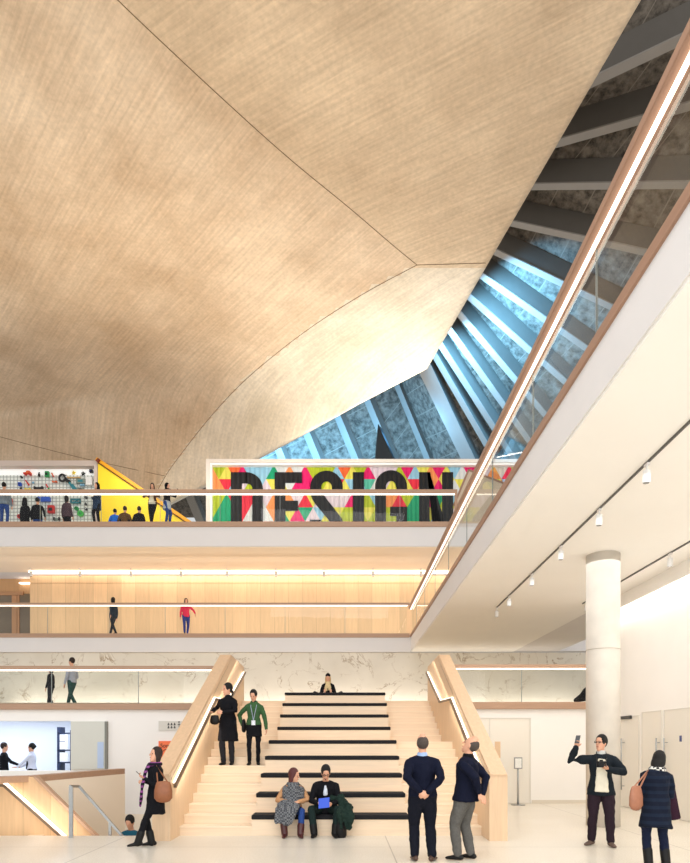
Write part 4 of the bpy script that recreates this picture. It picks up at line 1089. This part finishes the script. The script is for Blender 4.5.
for i in (1,-1): m.tube([c+r_*.06*i+V((0,0,.0)), c+r_*.06*i+f_*.12-V((0,0,.10)), c+r_*.03*i+f_*.15-V((0,0,.24)), e], .007, 6)
m.build('ribbon', mat('ribbon_grey', (150,160,180), .7), t); MB().box(e+V((-.04,-.01,-.10)), e+V((.04,.0,.0))).build('badge', mat('badge_white', (220,224,230), .5, .2, 60), t)
J2 = J; bag('shoulder_bag', 'small black bag hanging at the side of the woman in green', J['w']((.23,.03,.93)), .17, .24, .09, 80, LEATH)
# --- 5, 6 seated couple
sz = .34
SHAWL = plaid('shawl_check', (60,62,68), (120,122,124), 34)
J = person('seated woman with dark red hair and checked shawl on the lowest tier', (X(293,11.25),11.25,0), 186, 1.66, fem=True,
    pel=(0,-.16,.47), chest=(0,.05,.35), rf=(.16,.27,.08), lf=(-.13,.32,.08), rk=(.3,.6,1), lk=(-.2,.6,1), rw=(.10,.20,.66), rd=(-.8,.5,-.1), rn=(0,-.3,-1), re=(1,-.4,-.3),
    lw=(-.10,.22,.66), ld=(.8,.5,-.1), ln=(0,-.3,-1), le=(-1,-.4,-.3), head=(-6,58,0), hair='long', hairm=mat('hair_auburn', (80,30,28), .6, .2, 60, bump=.3), top=fab('camel', (186,140,100)), topname='coat', hem=-.04, bulk=1.05,
    trousers=JEAN, legfat=.9, boots=.16, shoes=mat('oxblood_leather', (70,26,26), .4), scarf=(SHAWL, [(-.08,.36),(.08,.36)]))
m = MB(); W_ = J['w']
m.tube([W_((.0,-.12,.86)), W_((0,.0,.82)), W_((.0,.03,.68))], [(.20,.15),(.21,.15),(.19,.12)], 18, ref=(1,0,0))
m.tube([W_((.02,.0,.62)), W_((.08,.22,.60)), W_((.15,.36,.48)), W_((.18,.40,.28))], [(.17,.08),(.20,.10),(.19,.06),(.17,.03)], 16, ref=(1,0,0))
o = m.build('shawl', SHAWL, None, remesh=.014); folds(o, .035); tag(o, 'grey checked shawl over shoulders and lap of the seated woman', 'shawl')
J = person('seated bearded man in dark coat and glasses reading a blue tablet', (X(325.5,11.25),11.25,0), 180, 1.78,
    pel=(0,-.16,.47), chest=(0,.10,.35), rf=(.19,.24,.08), lf=(-.17,.24,.08), rk=(.35,.6,1), lk=(-.3,.6,1), rw=(.12,.26,.60), rd=(-.5,.6,-.2), rn=(-.6,-.2,.3), re=(.6,-.5,-.6),
    lw=(-.12,.26,.58), ld=(.5,.6,-.2), ln=(.6,-.2,.3), le=(-.6,-.5,-.6), head=(-26,6,0), hair='short', hairm=HAIRK, beard=True, glasses=True, top=BLK, topname='coat', hem=-.06, bulk=1.08,
    shirtfront=(.30,.47,.035,mat('shirt_white', (206,214,226), .7)), trousers=DGREEN, boots=.14)
slab_obj('tablet', 'bright blue tablet in the hands of the seated man', 'tablet', V((X(324,10.78),10.78,Zf(803,10.78))), (1,0,.12), (0,.35,1), .19, .18, .012, mat('tablet_blue', (40,80,200), .4))
c0 = V((X(341,11.1),11.1,.38)); m = MB()
m.tube([c0+V((-.18,.15,.30)), c0+V((-.02,.05,.30)), c0+V((.10,-.06,.16)), c0+V((.14,-.22,-.02)), c0+V((.13,-.25,-.22))], [(.06,.05),(.09,.06),(.10,.06),(.09,.05),(.05,.03)], 14, ref=(1,0,.3))
m.tube([c0+V((.02,.0,.20)), c0+V((-.02,-.22,.05)), c0+V((.0,-.26,-.18))], [(.07,.05),(.07,.05),(.04,.03)], 12, ref=(1,0,0))
o = m.build('folded_coat', fab('bottle_green', (30,46,40)), None, remesh=.014); folds(o, .05); tag(o, 'dark green coat draped on the tier right of the seated man', 'coat')
bag('backpack', 'black backpack leaning against the tier under the green coat', V((X(341,10.98),10.98,.19)), .2, .36, .16, 0, LEATH)
# --- person sitting at the very top
person('small figure in black bobble hat and pale scarf sitting at the top of the tiers', (X(328,18.85),18.85,2.89), 180, 1.6, fem=True, vox=.014, pel=(0,-.05,.14), chest=(0,.05,.36), rf=(.22,.30,.08), lf=(-.22,.30,.08), rk=(1,.2,.6), lk=(-1,.2,.6),
    rw=(.10,.25,.42), lw=(-.10,.25,.42), rd=(0,.2,-1), ld=(0,.2,-1), head=(-5,0,0), hair='long', hairm=mat('hair_blond', (190,150,96), .6, .2, 60), beanie=BLK, top=BLK, hem=-.05, scarf=(fab('sand', (206,184,140)), [(-.05,.28),(.05,.30)]), trousers=CHAR)
# --- 7 man from behind
LB = mat('shirt_blue', (150,176,214), .7, .03, 20)
J = person('balding man in navy suit seen from behind with hands clasped at his back', (X(422.5,8.8),8.8,0), 0, 1.80, bulk=1.13, legfat=1.12, armfat=1.12,
    rf=(.13,.0,.08), lf=(-.10,.03,.08), rw=(.05,-.19,.97), re=(.7,-.75,-.2), rd=(-.8,-.1,-.4), rn=(0,1,0), lw=(-.05,-.175,.98), le=(-.7,-.75,-.2), ld=(.8,-.1,-.4), ln=(0,1,0), curl=.7, head=(6,0,0), hair='bald', hairm=HAIRG,
    top=fab('midnight', (16,20,38)), topname='jumper', hem=-.04, flare=.98, collar=LB, cuffs=LB, trousers=fab('midnight_trousers', (20,22,32)), shoes=mat('brown_shoe', (70,46,34), .4), rt=(.5,1,0))
# --- 8 man looking up
J = person('man in navy jumper and grey trousers looking up, hands behind his back', (X(466,8.9),8.9,0), 52, 1.78, bulk=1.12, legfat=1.16, armfat=1.05, flare=1.08,
    rf=(.12,-.02,.08), lf=(-.10,.08,.08), rw=(.03,-.24,.94), re=(.35,-.9,-.3), rd=(-.2,-.5,-.9), rn=(0,1,0), lw=(-.05,-.22,.96), le=(-.35,-.9,-.3), ld=(.2,-.5,-.9), ln=(0,1,0), curl=.35, head=(30,14,0), hair='bald', hairm=HAIRG,
    top=fab('midnight', (16,20,38)), topname='jumper', hem=-.10, trousers=GREYT, collar=BLK, chest=(0,-.02,.36))
# --- 9 photographer
J = person('man in dark jacket raising a phone and holding a camera beside the column', (X(601,10.2),10.2,0), 162, 1.80, bulk=1.08,
    rf=(.15,.05,.08), lf=(-.13,.14,.08), rt=(.7,1,0), lt=(-.3,1,0), rw=(.38,.14,1.56), re=(1,-.2,-.6), rd=(-.2,.1,1), rn=(0,1,0), lw=(-.08,.27,1.22), le=(-1,-.3,-.3), ld=(.7,.5,.3), ln=(0,-.2,1), curl=.9,
    head=(8,-34,0), hair='short', hairm=HAIRK, glasses=True, armfat=1.2, top=fab('ink_jacket', (28,34,40)), hem=-.14, flare=1.12, shirtfront=(-.08,.44,.10,mat('shirt_cream', (226,218,196), .7, .05, 20)), collar=mat('hood_grey', (190,190,186), .8), trousers=fab('plum', (44,32,40)), legfat=1.12, shoes=mat('brown_suede', (96,76,66), .8))
w = J['w'](J['wr'][1]+V((-.02,.05,.13))); slab_obj('smartphone', 'phone raised in the hand of the man by the column', 'phone', w, J['dir']((1,0,0)), J['dir']((-.2,0,1)), .07, .13, .012, mat('phone_grey', (60,60,62), .4), mat('phone_screen', (180,186,190), .3))
w = J['w'](V((.02,.30,1.30))); t = thing('camera', 'black camera with large lens held at the chest by the man at the column', 'camera', w)
f_ = J['dir']((0,1,0)); r_ = J['dir']((1,0,0))
MB().bar(w-r_*.07, w+r_*.07, .07, .10).build('camera_body', LEATH, t, bevel=.008)
MB().tube([w+f_*.03, w+f_*.12], [.042,.045], 18, round_=False).build('lens', LEATH, t, smooth=False)
MB().bar(w-r_*.025+V((0,0,.06)), w+r_*.025+V((0,0,.06)), .05, .03).build('viewfinder', LEATH, t)
m = MB(); 
for i in (1,-1): m.tube([w+r_*.07*i+V((0,0,.04)), J['w'](J['neck']+V((.075*i,.10,-.08))), J['w'](J['neck']+V((.07*i,.02,.02)))], .007, 6)
m.build('strap', LEATH, t)
# --- 10 woman in puffer
J = person('woman in navy quilted coat seen from behind, head bowed over her hands', (X(656,8.25),8.25,0), -8, 1.60, fem=True, bulk=1.12, armfat=1.25,
    rf=(.15,.03,.08), lf=(-.10,.0,.08), chest=(.02,.04,.35), rw=(.12,.30,1.14), re=(.4,-.4,-1), rd=(-.4,.8,.1), rn=(0,.1,-1), lw=(-.06,.30,1.12), le=(-.35,-.3,-1), ld=(.3,.9,.1), ln=(0,.1,-1),
    head=(-38,-38,0), neckoff=(.015,.03,0), hair='bob', hairm=HAIRK, top=stripe('quilted_navy', (15,22,38), (22,32,50), 3.2), topname='coat', hem=-.33, flare=1.12, trousers=fab('dark_denim', (26,32,54)), legfat=.95, boots=.2, scarf=(plaid('scarf_dots', (30,28,30), (220,216,208), 30), [(.08,.3)]))
bag('shoulder_bag', 'tan leather shoulder bag with pale straps on the woman in the navy coat', V((X(636,8.1),8.1,Zf(797,8.1))), .24, .26, .12, 30, mat('tan_bag', (158,104,78), .5, .08, 20), J['w'](J['shl'][-1]+V((.03,-.02,.07))))
m = MB(); p = P(673,815,8.5)
m.tube([p+V((-.02,0,.42)), p+V((0,0,.15)), p+V((.03,0,-.05))], [(.04,.03),(.07,.03),(.08,.02)], 10); tag(m.build('shawl', fab('plum_shawl', (52,30,44)), None, smooth=True), 'dark plum shawl hanging from the arm of the woman in navy', 'shawl')
# --- 11, 12 first landing
person('blurred dark-clad person walking along the first landing at left', (X(51,20.6),20.6,Z1), 90, 1.42, vox=.018, rf=(.08,.18,.08), lf=(-.08,-.15,.1), top=BLK, trousers=CHAR, hair='bob')
person('person in grey shirt and green trousers walking on the first landing', (X(72,20.6),20.6,Z1), 75, 1.70, vox=.018, rf=(.08,.26,.08), lf=(-.08,-.24,.12), rw=(.22,.24,1.0), top=fab('light_grey', (168,170,182)), topname='shirt', hem=-.04, trousers=fab('bottle_trousers', (36,72,66)), hair='short', hairm=HAIRB)
m = MB(); p = V((X(581,18.0),18.0,Z1))
m.tube([p+V((-.15,0,.12)), p+V((.05,0,.2)), p+V((.22,.05,.36)), p+V((.3,.05,.5))], [.07,.13,.16,.10], 12); tag(m.build('coat_heap', BLK, None, remesh=.02), 'small dark heap on the landing seen just left of the column', 'coat')
# --- second level walkers
person('blurred person in dark jacket striding past the oak wall', (X(113,26.35),26.35,Z2), 60, 1.62, vox=.022, rf=(.08,.28,.1), lf=(-.08,-.28,.12), lw=(-.25,-.15,.9), top=fab('slate', (34,44,56)), trousers=CHAR, hair='bob', shirtfront=(-.02,.1,.09,mat('shirt_white', (206,214,226), .7)))
person('person in bright pink top and blue trousers walking past the oak wall', (X(186,26.35),26.35,Z2), 200, 1.58, vox=.022, rf=(.08,.2,.1), lf=(-.08,-.2,.12), lw=(-.42,.05,1.05), top=fab('coral_pink', (220,50,84)), trousers=fab('royal', (50,60,130)), hair='bob', hairm=HAIRB)
# --- bar staff
J = person('bartender in black seen from behind at the left edge of the bar opening', (X(4,18.4),18.4,0), -60, 1.66, vox=.016, rw=(.12,.42,1.05), lw=(-.1,.42,1.05), rd=(0,1,0), ld=(0,1,0), top=BLK, hair='short', hairm=HAIRB, hem=-.05)
J = person('bartender in white shirt and dark apron facing left in the bar opening', (X(32,18.4),18.4,0), 100, 1.64, fem=True, vox=.016, rw=(.12,.38,1.0), lw=(-.1,.42,1.0), rd=(0,1,0), ld=(0,1,0), top=mat('shirt_pale', (206,210,226), .8, .04, 20), topname='shirt', hem=.02, trousers=BLK, skirt=(-.3,1.0,BLK), hair='bun', shirtfront=(.0,.34,.08,BLK))
# --- top gallery
G3 = Y3+.38
person('visitor in dark top and grey shirt at the far left of the top gallery', (X(4,G3),G3,Z3), 10, 1.70, vox=.02, top=fab('grey_shirt', (120,130,140)), hair='short', hairm=HAIRK, trousers=JEAN, hem=-.08, bulk=1.15)
person('visitor in black with red bag facing the grid wall', (X(25,26.0),26.0,Z3), -10, 1.72, vox=.022, fem=True, top=BLK, hair='hood', hairm=BLK, trousers=BLK, hem=-.25, bulk=1.1)
person('visitor in black jacket and pale jeans facing the grid wall', (X(37.5,26.0),26.0,Z3), 5, 1.74, vox=.022, top=BLK, hair='short', trousers=JEAN, bulk=1.15, hem=-.12, rw=(.3,0,.95))
person('visitor in brown-purple puffer jacket below the teal frame', (X(66.5,25.6),25.6,Z3), -20, 1.66, vox=.022, top=fab('mauve', (78,62,70)), hair='bob', hairm=HAIRK, trousers=BLK, bulk=1.2, hem=-.12)
J = person('visitor in black headscarf and navy coat holding a paper by the yellow side', (X(97,G3),G3,Z3), 160, 1.68, vox=.02, fem=True, top=fab('blue_coat', (40,56,80)), topname='coat', hair='hood', hairm=BLK, trousers=BLK, hem=-.28, bulk=1.12, rw=(.04,.26,1.12), lw=(-.04,.26,1.12), rd=(0,1,0), ld=(0,1,0))
slab_obj('leaflet', 'white leaflet held by the visitor in the black headscarf', 'leaflet', J['w']((0,.38,1.14)), J['dir']((1,0,0)), J['dir']((0,.6,.8)), .22, .16, .006, mat('paper', (236,234,226), .8))
sit = dict(pel=(0,0,.13), chest=(0,.08,.35), rf=(.14,.34,.08), lf=(-.14,.34,.08), rk=(.2,.2,1), lk=(-.2,.2,1), rw=(.14,.28,.36), lw=(-.14,.28,.36), hem=-.06)
person('child in bright blue top sitting on the gallery floor before the yellow side', (X(114,G3+.1),G3+.1,Z3), 0, 1.40, vox=.02, top=fab('vivid_blue', (40,110,210)), hair='short', trousers=NAVY, **sit)
person('person in brown top sitting beside the child in blue', (X(124.5,G3+.1),G3+.1,Z3), 10, 1.60, vox=.02, top=fab('brown_top', (98,70,40)), hair='short', hairm=HAIRB, trousers=BLK, **sit)
person('person in wide black coat sitting hunched on the gallery floor', (X(138,G3+.1),G3+.1,Z3), -5, 1.58, vox=.02, top=BLK, hair='short', trousers=BLK, bulk=1.35, **sit)
J = person('young person in brown jacket and white shirt leaning on the gallery handrail', (X(152.5,G3+.05),G3+.05,Z3), 180, 1.68, vox=.018, rf=(.02,.05,.08), lf=(.06,-.02,.08), rw=(.13,.30,1.16), lw=(-.13,.30,1.16), rd=(-1,.2,0), ld=(1,.2,0), re=(1,-.2,-.5), le=(-1,-.2,-.5), head=(-12,8,0), hair='bob', hairm=HAIRB, top=fab('rust_brown', (90,60,46)), hem=.1, shirtfront=(-.02,.30,.12,mat('shirt_cream', (226,218,196), .7)), skirt=(-.06,1.0,mat('shirt_cream', (226,218,196), .7)), trousers=BLK)
J = person('person in black top photographing to the right from the gallery handrail', (X(167,G3+.05),G3+.05,Z3), 250, 1.70, vox=.018, rw=(.12,.36,1.36), lw=(-.02,.40,1.34), rd=(0,1,.2), ld=(0,1,.2), rf=(.08,.0,.08), lf=(-.06,.06,.08), head=(0,0,0), hair='bob', hairm=BLK, top=BLK, hem=.08, skirt=(-.28,1.12,fab('tied_grey', (168,172,178))), trousers=JEAN)
slab_obj('smartphone', 'phone held out by the person photographing on the top gallery', 'phone', J['w']((.05,.56,1.38)), J['dir']((1,0,0)), (0,0,1), .14, .08, .012, LEATH)

# ================================================================ LIGHTS
def area(name, loc, rot, sx, sy, e, col=(1,1,1)):
    l = bpy.data.lights.new(name, 'AREA'); l.shape = 'RECTANGLE'; l.size = sx; l.size_y = sy; l.energy = e; l.color = col
    o = bpy.data.objects.new(name, l); COL.objects.link(o); o.location = loc; o.rotation_euler = rot
    return o
def aim(o, tgt): o.rotation_euler = (V(tgt)-V(o.location)).to_track_quat('-Z', 'Y').to_euler()
WARM = (1,.90,.76)
# uplights on top of the display walls, washing the concrete shell; added fill lamps follow
o = area('uplight_mural', (-.5,28.6,14.65), (0,0,0), 9, .8, 190, (1,.93,.82)); aim(o, (0.5,26.5,19))
o = area('uplight_corner', (3.0,27.0,14.6), (0,0,0), 1.5, 1.0, 300, (1,.98,.93)); aim(o, (1.6,26.0,19))
o = area('uplight_side', (6.5,12,6.6), (0,math.radians(137),0), 1.5, 9, 230, WARM)
o = area('uplight_gallery', (-7,23.6,10.9), (math.radians(180+32),0,0), 12, .3, 270, WARM); o.data.spread = math.radians(130)
o = area('level_two_fill', (-3,26.6,6.3), (math.pi,0,0), 22, .2, 90, (1,.95,.88))  # unseen fill lamp added to brighten the soffit above level two
o = area('side_hall_fill', (5.0,9.5,5.3), (0,0,0), 2.5, 13, 145, (.95,.975,1))  # broad fill lamp added under the side gallery to brighten walls and floor
o = area('side_hall_floor_fill', (4.2,15.5,5.0), (0,0,0), 2.0, 2, 20, (1,.985,.96))  # small extra fill lamp added over the side hall floor
o = area('gallery_display_fill', (-5.5,25.2,13.6), (0,0,0), 9, .3, 160, (1,.97,.92)); aim(o, (-5.5,27.3,11))  # added fill lamp, no fitting modelled; lifts the dim grid wall
o = area('mural_light', (3,25.4,14.2), (0,0,0), 12, .3, 100, (1,.97,.92)); aim(o, (3,28,12))  # added fill lamp that brightens the lettering wall
# blue roof floodlights standing on top of the shell edge
for k, (a_, b_, e_, t_) in enumerate((((5.1,23.6,19.6),(4.85,25.4,19.7),1100,(12,29,18.3)), ((4.85,25.6,19.7),(4.3,28.5,19.8),1250,(10,32,17.0)))):
    a_, b_ = V(a_), V(b_); o = area('roof_floodlight', a_.lerp(b_, .5), (0,0,0), (b_-a_).length, .4, e_, (.17,.55,1)); aim(o, t_)
    d = (V(t_)-o.location).normalized(); x_ = (b_-a_).normalized(); x_ = (x_-d*x_.dot(d)).normalized(); o.rotation_euler = Matrix((x_, (-d).cross(x_), -d)).transposed().to_euler()
    o.data.spread = math.radians(110)
o = area('roof_light_back', (-1,33.4,17.6), (0,0,0), 11, .6, 1800, (.17,.55,1)); aim(o, (0,36.5,18.5))
# hall lighting
o = area('hall_wash', (-1,2,15), (0,0,0), 10, 8, 950, (.98,.985,1)); aim(o, (0,14,2))
o = area('hall_fill', (0,-4.5,4), (0,0,0), 20, 8, 1350, (.96,.98,1)); aim(o, (0,14,4))  # unseen fill panel added behind the camera to brighten surfaces facing it
o = area('bar_light', (-10.5,19.2,2.48), (0,0,0), 6, 2, 130, (.78,.87,1))
o = area('right_cove', (7.2,11,5.13), (0,0,0), .1, 12, 70, (1,.95,.88))
o = area('well_light', (-5.8,11.6,.4), (0,0,0), 2.5, .1, 12, (1,.93,.82)); aim(o, (-6.2,12.45,0))
o = area('stone_uplight', (-2,25.6,2.95), (0,0,0), 24, .1, 150, (1,.96,.9)); aim(o, (-2,26.2,3.6))
o = area('oak_wall_cove', (-2,27.2,9.12), (0,0,0), 16, .1, 55, (1,.93,.82)); aim(o, (-2,27.6,7.6))
for nm, x in (('stair_led_left', XLI+.1), ('stair_led_right', XRI-.1)):
    o = area(nm, (x,14.3,2.55), (math.atan(.5),0,0), .05, 7.5, 14, (1,.94,.85))
w = bpy.data.worlds.new('World'); S.world = w; w.use_nodes = True
w.node_tree.nodes['Background'].inputs[0].default_value = (.97,.98,1,1); w.node_tree.nodes['Background'].inputs[1].default_value = .75
# ================================================================ CAMERA
cd = bpy.data.cameras.new('camera'); cam = bpy.data.objects.new('camera', cd); COL.objects.link(cam)
cam.location = (0,0,HC); cam.rotation_euler = (math.pi/2,0,0)
cd.sensor_fit = 'HORIZONTAL'; cd.sensor_width = 36; cd.lens = 36*F/690
cd.shift_y = (HY-431.5)/690; cd.shift_x = (345-CX)/690
S.camera = cam
S.view_settings.view_transform = 'Standard'; S.view_settings.look = 'None'; S.view_settings.gamma = 1; S.view_settings.exposure = 0
